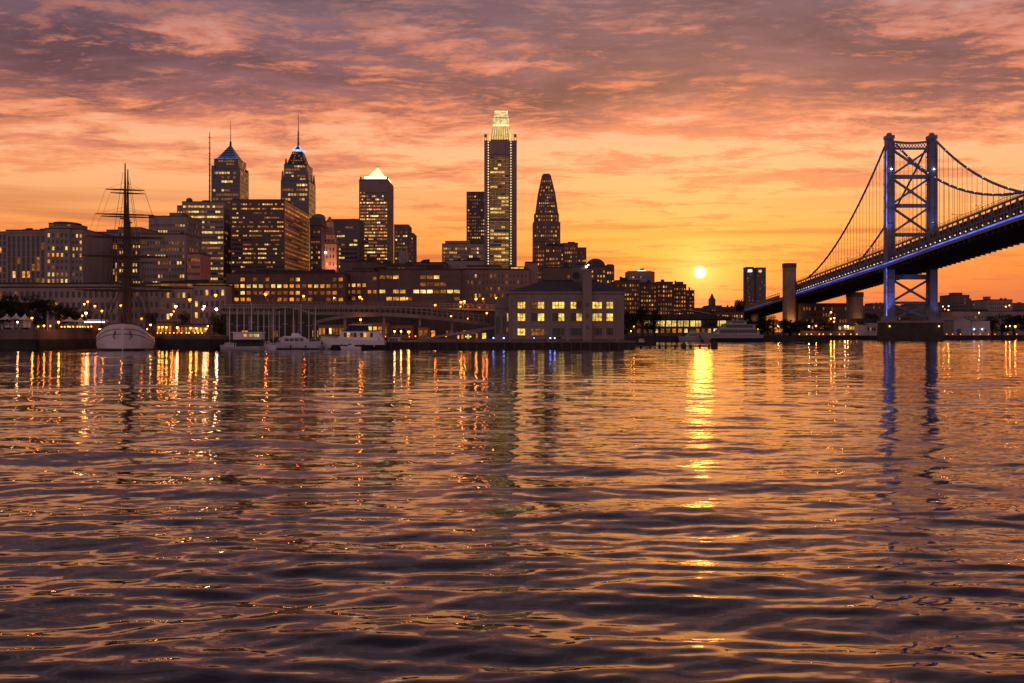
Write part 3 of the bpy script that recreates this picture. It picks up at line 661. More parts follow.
    b.block(x(628.3), x(651.5), 0, 40, 0, z(271.5), fac(3, 8, .6, .3, .1, ('warm',), .2, .04, .7, .95, .2)); b.part('end_wall', MB().box(x(651.5) + .05, x(654.7), 0, 40, 0, z(271.5)), mat('red_cladding', (.42, .10, .06), .6, .2, .1))
    b.part('rooftop_sign', MB().box(x(638), x(646), 3, 4, z(272), z(270.2)), sign_lit); b.part('roof_plant', MB().box(x(641), x(644.5), 6, 9, z(271.5) + .6, z(268.2)), darkconc); b.done()
    # ---- brick apartments stepping down
    for (nm, p0, p1, tp, Y, lab) in ((0, 616, 640, 281, 640, 'tall brick apartment house at the high end of the stepped row'), (1, 640, 657, 283.5, 650, 'brick apartment house with flat parapet, second from the high end of the stepped row'),
                                 (2, 657, 673, 282.5, 662, 'brick apartment house in the middle of the stepped row, with a plant room'), (3, 673, 686.5, 285, 674, 'brick apartment house with low attic tower, second from the low end of the stepped row'), (4, 686.5, 694.5, 291, 680, 'narrow lowest brick apartment house ending the stepped row, nearest the setting sun')):
        b = Bld('apartment_house', lab, p0, p1, Y, group='brick apartment row', depth=26, wallmat=brick); x, z = b.x, b.z
        c = max(3, int((p1 - p0) / 2.6)); b.block(x(p0), x(p1), 0, 26, 0, z(tp), fac(8, c, .5, .45, .30, ('warm', 'org', 'dim'), .1, .04, .30, .96, .35))
        b.rooftop(3, x(p0) + .5, x(p1) - .5, 2, 20, z(tp), 2.6)
        if nm == 3: b.part('attic', MB().box(x(677), x(684), 2, 10, z(tp) + .6, z(281.5)), brick)
        b.done()
    # ---- church like tower and the low rooftops under the sun
    b = Bld('clock_tower', 'tiny distant steeple silhouetted under the setting sun', 709.5, 715.5, 1700, 'tower', depth=9, wallmat=darkconc); x, z = b.x, b.z
    b.block(x(709.5), x(715.5), 0, 9, 0, z(299), fac(3, 2, .3, .5, .0, ('dim',), 0, .1, .5, .95, .1)); b.part('steeple', MB().frustum((x(710.3), x(714.7), 1, 8), (x(712.2), x(712.8), 4, 5), z(299) + .6, z(293.3)), slate); b.done()
    for (p0, p1, tp, Y, lab) in ((694, 708, 308.5, 900, 'low dark row building just right of the brick apartments'), (708, 722, 306, 980, 'low flat roofed warehouse block below the distant steeple'), (722, 736, 307.5, 860, 'low dark block left of the tree clump under the sunset'),
                                 (700, 716, 311.5, 760, 'small low roof with white lights under the steeple'), (716, 744, 312, 740, 'long low roof with amber windows before the twin slab tower')):
        simple('low_building', lab, p0, p1, tp, Y, 24, brownst, fac(2, max(4, int((p1 - p0) / 2.5)), .5, .4, .4, ('warm', 'org', 'pale'), .1, .04, .4, .95, .3), plant=2, ph=2)
    b = Bld('slab_tower', 'grey twin slab tower with small white rooftop signs left of the bridge pylon', 746.3, 766, 1050, 'skyscraper', depth=14, wallmat=darkconc); x, z = b.x, b.z
    b.block(x(746.3), x(754), 0, 14, 0, z(267.5), fac(16, 4, .35, .5, .06, ('warm', 'dim'), 0, .08, .2, .96, .2), None, fac(16, 5, .35, .5, .03, ('dim',), 0, .08, .2, .96, .2)); b.block(x(754), x(756.3), 1.5, 13, 0, z(269), None); b.block(x(756.3), x(766), 0, 14, 0, z(268), fac(16, 4, .35, .5, .06, ('warm', 'dim'), 0, .08, .2, .95, .2))
    b.part('sign', MB().box(x(748), x(752), -.5, -.05, z(272), z(269.6)), sign_lit); b.part('sign', MB().box(x(758.6), x(761.6), -.5, -.05, z(272.2), z(270)), glow('pale_sign', (1, .75, .55), .9, .1)); b.done()
    # ---- right bank beyond the bridge
    b = Bld('apartment_block', 'dark block with rooftop plant room, highest of those beyond the right bank', 950.8, 969.5, 1000, depth=26, wallmat=darkconc); x, z = b.x, b.z
    b.block(x(950.8), x(969.5), 0, 26, 0, z(295.5), fac(8, 7, .5, .45, .02, ('dim',), 0, .05, .2, .95, .12)); b.block(x(956), x(965), 6, 16, z(295.5) + .6, z(293), None); b.done()
    simple('apartment_block', 'dark long low block between the two higher blocks beyond the right bank', 969.5, 990, 301, 1060, 30, darkconc, fac(5, 8, .5, .45, .03, ('dim',), 0, .05, .3, .95, .15), plant=3, ph=2)
    b = Bld('apartment_block', 'grey block with a small corner tower and a few lit windows beyond the right bank', 987, 1012.5, 940, depth=26, wallmat=concrete); x, z = b.x, b.z
    b.block(x(987), x(1012.5), 0, 26, 0, z(300), fac(6, 11, .5, .45, .06, ('warm', 'dim'), 0, .04, .2, .95, .15)); b.block(x(987), x(991), 1, 8, z(300) + .6, z(297.2), None); b.rooftop(2, x(1000), x(1012), 2, 20, z(300), 2.5); b.done()
    simple('warehouse', 'long flat roofed grey warehouse in front of the dark blocks on the right bank', 956, 1032, 311.5, 860, 30, concrete, fac(2, 22, .5, .3, .03, ('warm',), 0, .02, .3, .9, .1), plant=3, ph=1.5)
    for (p0, p1, tp, Y, lab) in ((864, 872, 306, 1250, 'small dark house gable just left of the bridge tower'), (872, 884, 303.5, 1300, 'dark flat roofed block seen left of the bridge tower legs'), (895, 912, 306, 1200, 'low dark block seen between the legs of the bridge tower'), (912, 929, 303.5, 1250, 'taller dark block seen between the legs of the bridge tower'),
                                 (934, 951, 304, 1150, 'dark low block just right of the bridge tower'), (1012, 1040, 303.5, 1200, 'dark low roofs at the right end of the far bank')):
        simple('low_building', lab, p0, p1, tp, Y, 26, darkconc, fac(4, max(3, int((p1 - p0) / 2.6)), .5, .4, .05, ('warm', 'dim'), .1, .05, .3, .95, .15), plant=2, ph=2)
    b = Bld('apartment_block', 'dark brick block with small windows in the shade under the bridge side span', 799, 851, 790, depth=24, wallmat=brick); x, z = b.x, b.z
    b.block(x(799), x(851), 0, 24, 0, z(304), fac(4, 18, .5, .5, .05, ('dim', 'warm'), .1, .02, .15, .95, .25)); b.done()
city_mid()

def city_low():
    b = Bld('arcaded_building', 'long low pale stone building with square openings behind the dark promenade trees', -34, 118, 430, depth=26, wallmat=stone); x, z = b.x, b.z
    b.block(x(-34), x(118), 0, 26, 0, z(288), fac(4, 26, .58, .56, .05, ('warm', 'org'), 0, .01, .08, .98, .12)); b.block(x(-34), x(118), 1.2, 25, z(288) + .6, z(284), None); b.done()
    b = Bld('arcaded_building', 'low pale stone terrace with square dark openings right of the ship', 118, 226, 440, depth=26, wallmat=stone); x, z = b.x, b.z
    b.block(x(118), x(160), 0, 26, 0, z(287), fac(4, 8, .5, .5, .05, ('warm', 'yel'), 0, .02, .1, .98, .1)); b.block(x(160), x(193), -.8, 26, 0, z(289), fac(4, 6, .5, .5, .12, ('warm', 'yel'), 0, .02, .1, .98, .1)); b.block(x(193), x(226), 0, 26, 0, z(286), fac(4, 6, .5, .5, .16, ('yel', 'warm'), 0, .02, .1, .98, .1))
    b.part('lit_attic', MB().box(x(142), x(226), 2, 2.4, z(286.2) + .2, z(283.6)), WIN['dim']); b.part('attic_roof', MB().box(x(141), x(227), 1, 20, z(283.6), z(282.4)), roofdark)
    b.rooftop(5, x(120), x(224), 6, 22, z(285), 2.2); b.done()
    b = Bld('brick_warehouse', 'long red brick block with rows of glowing amber windows behind the marina masts', 226, 345, 450, depth=30, wallmat=brick); x, z = b.x, b.z
    b.block(x(226), x(345), 0, 30, z(304), z(274), fac(4, 19, .66, .5, .46, ('warm', 'org', 'org', 'yel'), .25, .01, .04, .93, .25)); b.block(x(226), x(345), .5, 30, 0, z(304) - .02, fac(4, 26, .6, .6, .05, ('org', 'dim', 'warm'), .2, .01, .05, .95, .2), roof=False); b.block(x(232), x(326), 5, 24, z(274) + .6, z(271.6), None); b.rooftop(5, x(235), x(340), 4, 24, z(272), 1.5); b.done()
    b = Bld('brick_warehouse', 'brown brick block with wide white and amber lit windows in the middle of the waterfront', 345, 461, 460, depth=30, wallmat=brownst); x, z = b.x, b.z
    b.block(x(345), x(378), 0, 30, z(305), z(272), fac(4, 6, .62, .5, .3, ('warm', 'org'), .3, .02, .1, .9, .3)); b.block(x(378), x(461), .6, 30, z(305), z(270), fac(4, 12, .82, .46, .42, ('pale', 'yel', 'warm', 'warm'), .5, .01, .08, .9, .25)); b.block(x(345), x(461), -.5, 30, 0, z(305) - .02, fac(4, 24, .65, .6, .05, ('org', 'dim', 'warm'), .2, .01, .05, .92, .2), roof=False)
    b.block(x(385), x(440), 6, 24, z(270) + .6, z(265.5), fac(1, 12, .5, .4, .3, ('warm', 'dim'), .3, .03, .1, .8, .3)); b.block(x(350), x(372), 6, 24, z(272) + .6, z(268.5), None); b.rooftop(4, x(350), x(455), 3, 22, z(270), 2); b.done()
    b = Bld('stone_warehouse', 'stone building with a grid of small dark windows left of the pier house', 461, 542, 470, depth=30, wallmat=mat('pinkish_stone', (.24, .16, .14), .85, .22, .15, streak=True)); x, z = b.x, b.z
    b.block(x(461), x(529), 0, 30, 0, z(270), fac(7, 17, .45, .5, .10, ('warm', 'org', 'yel'), .1, .02, .28, .96, .2)); b.block(x(466), x(500), 4, 26, z(270) + .6, z(266), None); b.part('lit_attic', MB().box(x(511), x(524), 3, 3.4, z(270) + .7, z(267)), WIN['yel']); b.part('attic_roof', MB().box(x(509), x(526), 2.5, 14, z(267), z(266)), roofdark)
    b.block(x(525.5), x(538), 3, 24, 0, z(262.5), None); b.done()
    # roofs behind the waterfront blocks
    for (p0, p1, tp, Y, lab) in ((340, 378, 262, 600, 'dark windowless roof block below the white pyramid tower'), (378, 412, 264.5, 580, 'dark brown roof block below the stepped dark tower'), (412, 446, 263, 620, 'flat dark roof with a chimney left of the ribbon windowed mid-rise'), (446, 484, 261, 640, 'pale plain block under the ribbon windowed mid-rise'), (543, 590, 268, 560, 'brown block with dim windows behind the pier house roof')):
        b = Bld('low_building', lab, p0, p1, Y, depth=24, wallmat=brownst if p0 != 446 else concrete); x, z = b.x, b.z
        b.block(x(p0), x(p1), 0, 24, 0, z(tp), fac(3, 10, .5, .4, .2, ('warm', 'dim'), .2, .04, .6, .93, .2) if p0 in (378, 543) else None); b.rooftop(4, x(p0), x(p1), 2, 20, z(tp), 2.4); b.done()
city_low()

# ------------------------------------------------------------------ the pier house
def pier_house():
    pr = empty('pier', (0, 292, 0), 'long dark masonry pier standing in the river under the pale pier house', 'pier')
    MB().box(X(386, 292), X(635, 292), 0, 140, -3, 1.7).build('pier_body', mat('pier_stone', (.045, .038, .036), .9, .35, .4, bump=.3), pr)
    MB().box(X(386, 292) - .3, X(635, 292) + .3, -.35, 139, 1.71, 2.1).build('coping', mat('coping_stone', (.17, .13, .12), .9, .3, .3), pr)
    for i in range(26): MB().box(X(390, 292) + i * 2.52, X(390, 292) + i * 2.52 + .45, -.75, -.36, -1, 1.75).build('fender_pile', wood, pr)
    Y = 299; zb = 2.1
    b = Bld('pier_house', 'three storey pale stone pier house with hipped slate roof and glowing yellow windows', 509, 624, Y, zb=zb, depth=24, wallmat=mat('pier_house_stone', (.25, .195, .175), .85, .2, .35, streak=True), roofmat=slate); x, z = b.x, b.z
    pane = []
    rowsy = ((328.3, 335.6), (313.2, 321.2), (301.6, 308.8)); base = 342.3
    colsx = ((517.6, 525.3), (531.3, 544.3), (552.4, 564.4), (570.7, 582), (592.5, 602), (606.5, 613.2))
    ydn = [(z(a[1]), z(a[0])) for a in rowsy]; top = z(293.5); W = MB()
    xs = [x(509)] + [x(p) for c in colsx for p in c] + [x(624)]; zs = [0] + [v for p in ydn for v in p] + [top]; dpt = .45
    for j in range(len(zs) - 1):
        if j % 2 == 0: W.face([(xs[0], 0, zs[j]), (xs[-1], 0, zs[j]), (xs[-1], 0, zs[j + 1]), (xs[0], 0, zs[j + 1])])
        else:
            for i in range(0, len(xs) - 1, 2): W.face([(xs[i], 0, zs[j]), (xs[i + 1], 0, zs[j]), (xs[i + 1], 0, zs[j + 1]), (xs[i], 0, zs[j + 1])])
    lit = {(1, 0): 'L', (1, 1): 'dL', (1, 2): 'dL', (1, 3): 'dL', (1, 4): 'L', (1, 5): 'L', (2, 0): 'L', (2, 1): 'mL', (2, 2): 'L', (2, 3): 'Ld', (2, 4): 'L', (2, 5): 'L', (0, 0): 'L', (0, 1): 'mm'}
    bright = glow('pier_house_window', (1.0, .60, .12), 1.05, .55, 1.1)
    for r in range(3):
        for c in range(6):
            a0, a1, b0, b1 = xs[2 * c + 1], xs[2 * c + 2], zs[2 * r + 1], zs[2 * r + 2]
            W.face([(a0, 0, b0), (a1, 0, b0), (a1, dpt, b0), (a0, dpt, b0)]); W.face([(a0, dpt, b1), (a1, dpt, b1), (a1, 0, b1), (a0, 0, b1)])
            W.face([(a0, 0, b0), (a0, dpt, b0), (a0, dpt, b1), (a0, 0, b1)]); W.face([(a1, dpt, b0), (a1, 0, b0), (a1, 0, b1), (a1, dpt, b1)])
            k = lit.get((r, c), 'dd'); n = len(k)
            cols = {'L': bright, 'd': glass_dark, 'm': WIN['dim']}
            for q, ch in enumerate(k):
                u0, u1 = a0 + (a1 - a0) * q / n, a0 + (a1 - a0) * (q + 1) / n
                w = MB().face([(u0, dpt, b0), (u1, dpt, b0), (u1, dpt, b1), (u0, dpt, b1)]).build('window', cols[ch], b.root)
                fr = MB(); nm = max(2, round((u1 - u0) / .75))
                for i in range(nm + 1): xx = u0 + (u1 - u0) * i / nm; fr.box(xx - .05, xx + .05, dpt - .09, dpt - .02, b0, b1)
                for zz in (b0 + .05, (b0 + b1) / 2, b1 - .05): fr.box(u0 + .06, u1 - .06, dpt - .12, dpt - .095, zz - .05, zz + .05)
                fr.build('frame', mat('window_frame', (.10, .085, .07), .6, .2), w)
            MB().box(a0 - .15, a1 + .15, -.18, -.005, b0 - .22, b0 - .02).build('window_sill', stone, b.root)
    W.face([(xs[-1], 0, 0), (xs[-1], 24, 0), (xs[-1], 24, top), (xs[-1], 0, top)]); W.face([(xs[0], 24, 0), (xs[0], 0, 0), (xs[0], 0, top), (xs[0], 24, top)]); W.face([(xs[-1], 24, 0), (xs[0], 24, 0), (xs[0], 24, top), (xs[-1], 24, top)])
    b.wall = W
    b.part('cornice', MB().box(xs[0] - .5, xs[-1] + .5, -.5, 24.5, top, top + .5), b.wallmat); b.part('string_course', MB().box(xs[0] - .12, xs[-1] + .12, -.14, -.004, z(326.4), z(325)), b.wallmat)
    b.part('frieze', MB().box(xs[0] - .06, xs[-1] + .06, -.08, -.004, z(298.3), z(294.4)), b.wallmat)
    for px in (510, 548, 567.5, 617.5): b.part('pilaster', MB().box(x(px) - .35, x(px) + .35, -.22, -.15, 0, z(298.4)), b.wallmat)
    for px in (556, 576.5, 598.5, 609): pass
    rf = b.part('roof', MB().raw([(xs[0] - .4, -.4, top + .5), (xs[-1] + .4, -.4, top + .5), (xs[-1] + .4, 24.4, top + .5), (xs[0] - .4, 24.4, top + .5), (x(543), 9, z(279.4)), (x(600), 9, z(279.4)), (x(600), 15, z(279.4)), (x(543), 15, z(279.4))],
           [(0, 1, 5, 4), (1, 2, 6, 5), (2, 3, 7, 6), (3, 0, 4, 7), (4, 5, 6, 7)]), slate)
    MB().box(x(543), x(600), 8.9, 15.1, z(279.4) + .01, z(279.4) + .3).build('ridge', roofdark, rf)
    tw = b.part('stair_tower', MB().box(x(582.8), x(591.6), -1.1, 2.4, 0, z(271)).box(x(582.2), x(592.2), -1.3, 2.6, z(271), z(269.6)), b.wallmat)
    for p in ((585.4, 589, 303, 307), (585.4, 589, 314, 318), (585.8, 588.6, 326, 329)): MB().box(x(p[0]), x(p[1]), -1.16, -1.105, z(p[3]), z(p[2])).build('panel', darkconc, tw)
    hd = b.part('head_house', MB().box(x(574.8), x(588), 8, 14, z(282), z(264.6)).box(x(574.2), x(588.6), 7.6, 14.4, z(264.6), z(263.6)), darkconc)
    MB().lathe([(1.05, 0), (1.05, .12), (.02, .14)], (0, 0, 0), 18).build('louvre', roofdark, hd).matrix_local = Matrix.Translation((x(577.6), 7.99, z(274))) @ Matrix.Rotation(R(90), 4, 'X')
    b.part('lamp', MB().ball((x(588.2), 7.5, z(265.2)), .25), lampW_small)
    # west wing with an arched doorway
    wg = b.part('wing', MB().box(x(494.5), x(508.4), 3, 20, 0, z(308)).box(x(493.8), x(508.7), 2.7, 20.3, z(308), z(306.4)).box(x(496), x(508.6), 4, 19, z(306.4), z(297)), b.wallmat)
    for p in ((495.4, 500.2), (502, 506)):
        pts = [(x(p[0]), z(334)), (x(p[1]), z(334)), (x(p[1]), z(318))] + [((x(p[0]) + x(p[1])) / 2 + math.cos(t) * (x(p[1]) - x(p[0])) / 2, z(318) + math.sin(t) * .7) for t in np.linspace(.3, 2.84, 7)] + [(x(p[0]), z(318))]
        MB().face([(a, 2.97, c) for a, c in pts]).build('arched_opening', glass_dark, wg)
    for (a, c, d, e, m) in ((507.0, 508.2, 313, 321, 'yel'), (506.2, 508.2, 327.5, 332, 'dim')): MB().box(x(a), x(c), 2.9, 2.96, z(e), z(d)).build('window', WIN[m], wg)
    for d, e in ((302, 307.5), (313.5, 319.5)): MB().box(xs[-1] + .01, xs[-1] + .05, 1.2, 3, z(e), z(d)).build('side_window', WIN['yel'], b.root)
    dr = b.part('door', MB().box(x(555), x(561.5), -.06, -.01, 0, z(335.6) - .05), wood)
    b.part('plinth', MB().box(xs[0] - .1, xs[-1] + .1, -.12, -.004, 0, .5), darkconc)
    b.done()
pier_house()

# ================================================================== the suspension bridge
def bridge():
    XN, XF, YT = 206.7, 230.0, 603.0
    yk = [300, 380, 443, 520, 603, 715, 827, 1000, 1300]; zk = [54.5, 53.5, 51.4, 47.0, 42.0, 36.4, 30.6, 22.7, 7.0]
    zb = lambda y: float(np.interp(y, yk, zk))
    def cable(y):
        if y >= YT:
            t = (y - YT) / 172.0; return 112.0 + (41.5 - 112.0) * t - 4 * 11.5 * t * (1 - t)
        return 61.0 + (112.0 - 61.0) * ((y - 436.0) / (YT - 436.0)) ** 2
    root = empty('suspension_bridge', (XN, YT, 0), 'dark blue steel suspension bridge with latticed tower and blue lit deck edge', 'bridge')
    O = (XN, YT, 0)
    class L(MB):
        def build(s, name, m, parent=root, smooth=False):
            off = Vector(O)
            s.v = [tuple(Vector(v) - off) for v in s.v]; return MB.build(s, name, m, parent, smooth=smooth)
    # tower
    tw = empty('tower', (0, 0, 0)); tw.parent = root
    zt = Z(133, YT); lz = 10.7
    for xc in (XN, XF):
        l = L(); l.frustum((xc - 2.0, xc + 2.0, YT - 3.2, YT + 3.2), (xc - 1.75, xc + 1.75, YT - 2.6, YT + 2.6), lz, zt - 3.5)
        for sx in (-1, 1): l.box(xc + sx * 1.95 - .12, xc + sx * 1.95 + .12, YT - 3.45, YT - 2.5, lz + 2, zt - 6)
        l.box(xc - 2.15, xc + 2.15, YT - 3, YT + 3, zt - 3.5, zt - 1.6); l.frustum((xc - 1.3, xc + 1.3, YT - 2, YT + 2), (xc - .7, xc + .7, YT - 1, YT + 1), zt - 1.6, zt)
        for zz in np.arange(18, zt - 6, 7.5): l.box(xc - 2.06, xc + 2.06, YT - 3.3, YT + 3.3, zz, zz + .5)
        l.build('leg', bridge_blue, tw)
        MBl = L(); MBl.box(xc - 2.9, xc + 2.9, YT - 4.2, YT + 4.2, lz - .05, lz + 2.2); MBl.build('leg_base', bridge_blue, tw)
    xa, xb = XN + 1.7, XF - 1.7; z = lambda py: Z(py, YT)
    st = L(); zz0, zz1 = z(149.5), z(140.5)
    st.box(xa, xb, YT - 1.2, YT + 1.2, zz0, zz0 + .9); 
    for i in range(12):
        t0, t1 = i / 12., (i + 1) / 12.; c0 = zz1 - .9 + .9 * abs(2 * t0 - 1) ** 2; c1 = zz1 - .9 + .9 * abs(2 * t1 - 1) ** 2
        x0, x1 = xa + (xb - xa) * t0, xa + (xb - xa) * t1
        st.beam((x0, YT, c0 - .45), (x1, YT, c1 - .45), 2.2, .9); st.beam((x0, YT - .9, zz0 + .8), (x1, YT - .9, c1 - .8), .3, .35, up=(0, 1, 0)); st.beam((x0, YT - .9, c0 - .8), (x1, YT - .9, zz0 + .8), .3, .35, up=(0, 1, 0))
    st.build('portal_strut', bridge_blue, tw)
    for y0, y1 in ((175, 178.8), (204, 207.6), (233, 236.6), (274.5, 279.5), (301.5, 304)):
        s = L(); s.box(xa, xb, YT - 1.1, YT + 1.1, z(y1), z(y0)); s.build('strut', bridge_blue, tw)
    for y0, y1 in ((150, 175), (179, 204), (208, 233), (280, 301.5), (304.5, 319)):
        s = L(); w = 1.6
        s.beam((xa, YT - .5, z(y0)), (xb, YT - .5, z(y1)), 1.0, w, up=(0, 1, 0)); s.beam((xa, YT + .5, z(y1)), (xb, YT + .5, z(y0)), 1.0, w, up=(0, 1, 0))
        xm, zm = (xa + xb) / 2, (z(y0) + z(y1)) / 2; s.box(xm - 1.2, xm + 1.2, YT - 1.1, YT + 1.1, zm - 1.0, zm + 1.0)
        s.build('cross_brace', bridge_blue, tw)
    for xc, z0, z1 in ((XN, z(228), z(152)), (XN, z(316), z(268))):
        s = L(); s.box(xc - 2.45, xc - 2.15, YT - 3.0, YT - 2.6, z0, z1); s.build('light_strip', led_tower, tw)
    for xc in (XN, XF):
        s = L(); s.ball((xc, YT - 3.6, z(170)), .42); s.build('beacon', lampW_small, tw)
    pier = empty('bridge_pier', ((XN + XF) / 2, YT, 0), 'squat dark masonry river pier carrying the bridge tower', 'bridge pier')
    xm = (XN + XF) / 2
    MB().frustum((-16.2, 16.2, -7, 8), (-15.4, 15.4, -6.2, 7.2), -3, 9.6).build('pier_body', mat('river_pier_stone', (.055, .045, .042), .9, .3, .3, bump=.3), pier)
    MB().box(-15.8, 15.8, -6.6, 7.6, 9.6, 10.65).build('coping', masonry, pier)
    for px in (889, 938.3): MB().ball((X(px, 596) - xm, -8.0, 8.0 - .4), .42).build('navigation_light', lampO_small, pier)
    # deck
    ys = list(np.arange(330, 1300.1, 6.0)); d = L()
    for a, b in zip(ys[:-1], ys[1:]):
        d.beam(((XN + XF) / 2, a, zb(a) - 1.2), ((XN + XF) / 2, b, zb(b) - 1.2), XF - XN + 5.5, 1.1)
        d.beam((XN - 2.4, a, zb(a) - 2.6), (XF + 2.4, a, zb(a) - 2.6), .9, 2.0)
        for xx in (XN + 3, (XN + XF) / 2, XF - 3): d.beam((xx, a, zb(a) - 2.2), (xx, b, zb(b) - 2.2), .6, 1.2)
    d.build('deck', steel_dark)
    g = L()
    for a, b in zip(ys[:-1], ys[1:]):
        for xx in (XN - 2.7, XF + 2.7): g.beam((xx, a, zb(a) - 1.2), (xx, b, zb(b) - 1.2), .35, 1.9)
    g.build('edge_girder', bridge_blue)
    e = L()
    for a, b in zip(ys[:-1], ys[1:]):
        if a < 828: e.beam((XN - 3.02, a, zb(a) - .35), (XN - 3.02, b, zb(b) - .35), .22, .62)

    e.build('light_strip', led_deck)
    e2 = L()
    for a, b in zip(ys[:-1], ys[1:]):
        if 860 < a < 1100: e2.beam((XN - 3.02, a, zb(a) - .35), (XN - 3.02, b, zb(b) - .35), .22, .35)
    e2.build('approach_light_strip', glow('faint_blue_light', (.2, .22, .8), .35, .3, .05))
    for xx in (XN, XF):
        t = L(); H = 8.5
        for i, (a, b) in enumerate(zip(ys[:-1], ys[1:])):
            if a > 830: break
            t.beam((xx, a, zb(a) + .2), (xx, b, zb(b) + .2), .8, .9); t.beam((xx, a, zb(a) + H), (xx, b, zb(b) + H), .8, .8)
            t.beam((xx, a, zb(a)), (xx, a, zb(a) + H), .45, .5)
            p, q = ((a, zb(a)), (b, zb(b) + H)) if i % 2 else ((a, zb(a) + H), (b, zb(b)))
            t.beam((xx, p[0], p[1]), (xx, q[0], q[1]), .4, .6); t.beam((xx, a, zb(a) + H * .5), (xx, b, zb(b) + H * .5), .3, .35)
        t.build('stiffening_truss', mat('truss_paint', (.20, .18, .20), .6, .3, .3))
        r = L()
        for a, b in zip(ys[:-1], ys[1:]):
            if a > 830: break
            for hh in (.9, 1.9): r.beam((xx, a, zb(a) + H + hh), (xx, b, zb(b) + H + hh), .14, .16)
            for k in (0, 3.0): r.beam((xx, a + k, zb(a + k) + H), (xx, a + k, zb(a + k) + H + 2), .12, .12)
        r.build('railing', steel_dark)
    s = L()
    for a, b in zip(ys[:-1], ys[1:]):
        s.beam(((XN + XF) / 2, a, zb(a) + 1.4), ((XN + XF) / 2, b, zb(b) + 1.4), XF - XN - 2, .4)
    s.build('roadway', asphalt)
    sc = L()
    for a, b in zip(ys[:-1], ys[1:]):
        if a < 830:
            for xx in (XN + 2.2, XF - 2.2): sc.beam((xx, a, zb(a) + 4.7), (xx, b, zb(b) + 4.7), .12, 6.2)
    sc.build('track_screen', mat('screen_steel', (.045, .04, .045), .7, .4, .3))
    r2 = L()
    for a, b in zip(ys[:-1], ys[1:]):
        if a > 835:
            for xx in (XN - 2.4, XF + 2.4):
                r2.beam((xx, a, zb(a) + 1.5), (xx, b, zb(b) + 1.5), .5, 2.4)
                r2.beam((xx, a, zb(a) + 4.2), (xx, b, zb(b) + 4.2), .3, .4); r2.beam((xx, a, zb(a)), (xx, a, zb(a) + 4.2), .3, .3)
    r2.build('parapet', mat('parapet_concrete', (.20, .16, .15), .85, .25, .2))
    wl = MB().ball((0, 0, 0), .36, n=6, k=4).mesh('walkway_light', walk_light, True)
    n = 0
    for y in np.arange(340, 825, 6.0):
        if n >= 80: break
        o = bpy.data.objects.new('walkway_light', wl); COL.objects.link(o); o.parent = root; o.location = (-.9, y + 3 - YT, zb(y) + 1.75); n += 1
    for y in np.arange(440, 560, 9.0):
        o = bpy.data.objects.new('walkway_light', wl); COL.objects.link(o); o.parent = root; o.location = (XF + 3.2 - XN, y - YT, zb(y) - 3.9)
    # cables and hangers
    yc = list(np.arange(330, YT, 9.0)) + [YT] + list(np.arange(YT + 6, 776, 8.4))
    hang = []
    for xx in (XN, XF):
        c = L(); c.tube([(xx, y, cable(y)) for y in yc], .62, 6); cb = c.build('main_cable', bridge_blue)
        for y in list(np.arange(352, YT - 3, 6.0)) + list(np.arange(YT + 9, 772, 6.0)):
            if cable(y) - (zb(y) + 8.5) > 1.0: hang.append((xx, y, cb))
    for k, (xx, y, cb) in enumerate(hang):
        if k % 1 == 0:
            h = L(); h.tube([(xx, y, zb(y) + 8.6), (xx, y, cable(y))], .105, 4, cap=False); h.build('hanger', steel_dark)
    cl = MB().ball((0, 0, 0), .30, n=6, k=4).mesh('cable_light', cable_light, True)
    for xx in (XN, XF):
        for y in np.arange(380, 775, 9.2):
            if abs(y - YT) < 4 or (xx == XF and (int(y) % 2)): continue
            o = bpy.data.objects.new('cable_light', cl); COL.objects.link(o); o.parent = root; o.location = (xx - XN - .35, y - YT, cable(y) + .55)
    # lamp posts along the roadway
    xm = (XN + XF) / 2
    for i, y in enumerate(np.arange(440, 800, 25.0)):
        if abs(y - YT) < 8: continue
        p = empty('lamp_post', (xm - XN, y - YT, zb(y) + 1.6)); p.parent = root
        MB().tube([(0, 0, 0), (0, 0, 14.6)], [.16, .1], 5).build('pole', steel_dark, p); MB().tube([(-2.2, 0, 15), (0, 0, 14.6), (2.2, 0, 15)], .1, 5).build('arm', steel_dark, p)
        for sx in (-1, 1): MB().box(sx * 2.2 - .5, sx * 2.2 + .5, -.25, .25, 14.8, 15.05).build('lamp_head', walk_light if y > YT or i % 2 else steel_dark, p)
    # uplights on the near leg
    for xx, yy, zz, tgt, en in ((XN - 6.5, YT - 7, 11.2, (XN - 1, YT - 2, 30), 18000), (XF + 6, YT - 7, 11.2, (XF + 1, YT - 2, 24), 4000), (XN - 4.5, YT - 8, 53, (XN, YT - 2.5, 84), 12000), (XF - 5, YT - 8, 53, (XF, YT - 2.5, 84), 7500)):
        l = bpy.data.lights.new('uplight', 'SPOT'); l.energy = en; l.color = (.36, .39, 1.0); l.spot_size = R(60); l.spot_blend = .8; l.shadow_soft_size = .4
        lo = bpy.data.objects.new('uplight', l); COL.objects.link(lo); lo.parent = root; lo.location = Vector((xx, yy, zz)) - Vector(O)
        lo.rotation_euler = (Vector(tgt) - Vector((xx, yy, zz))).to_track_quat('-Z', 'Y').to_euler()
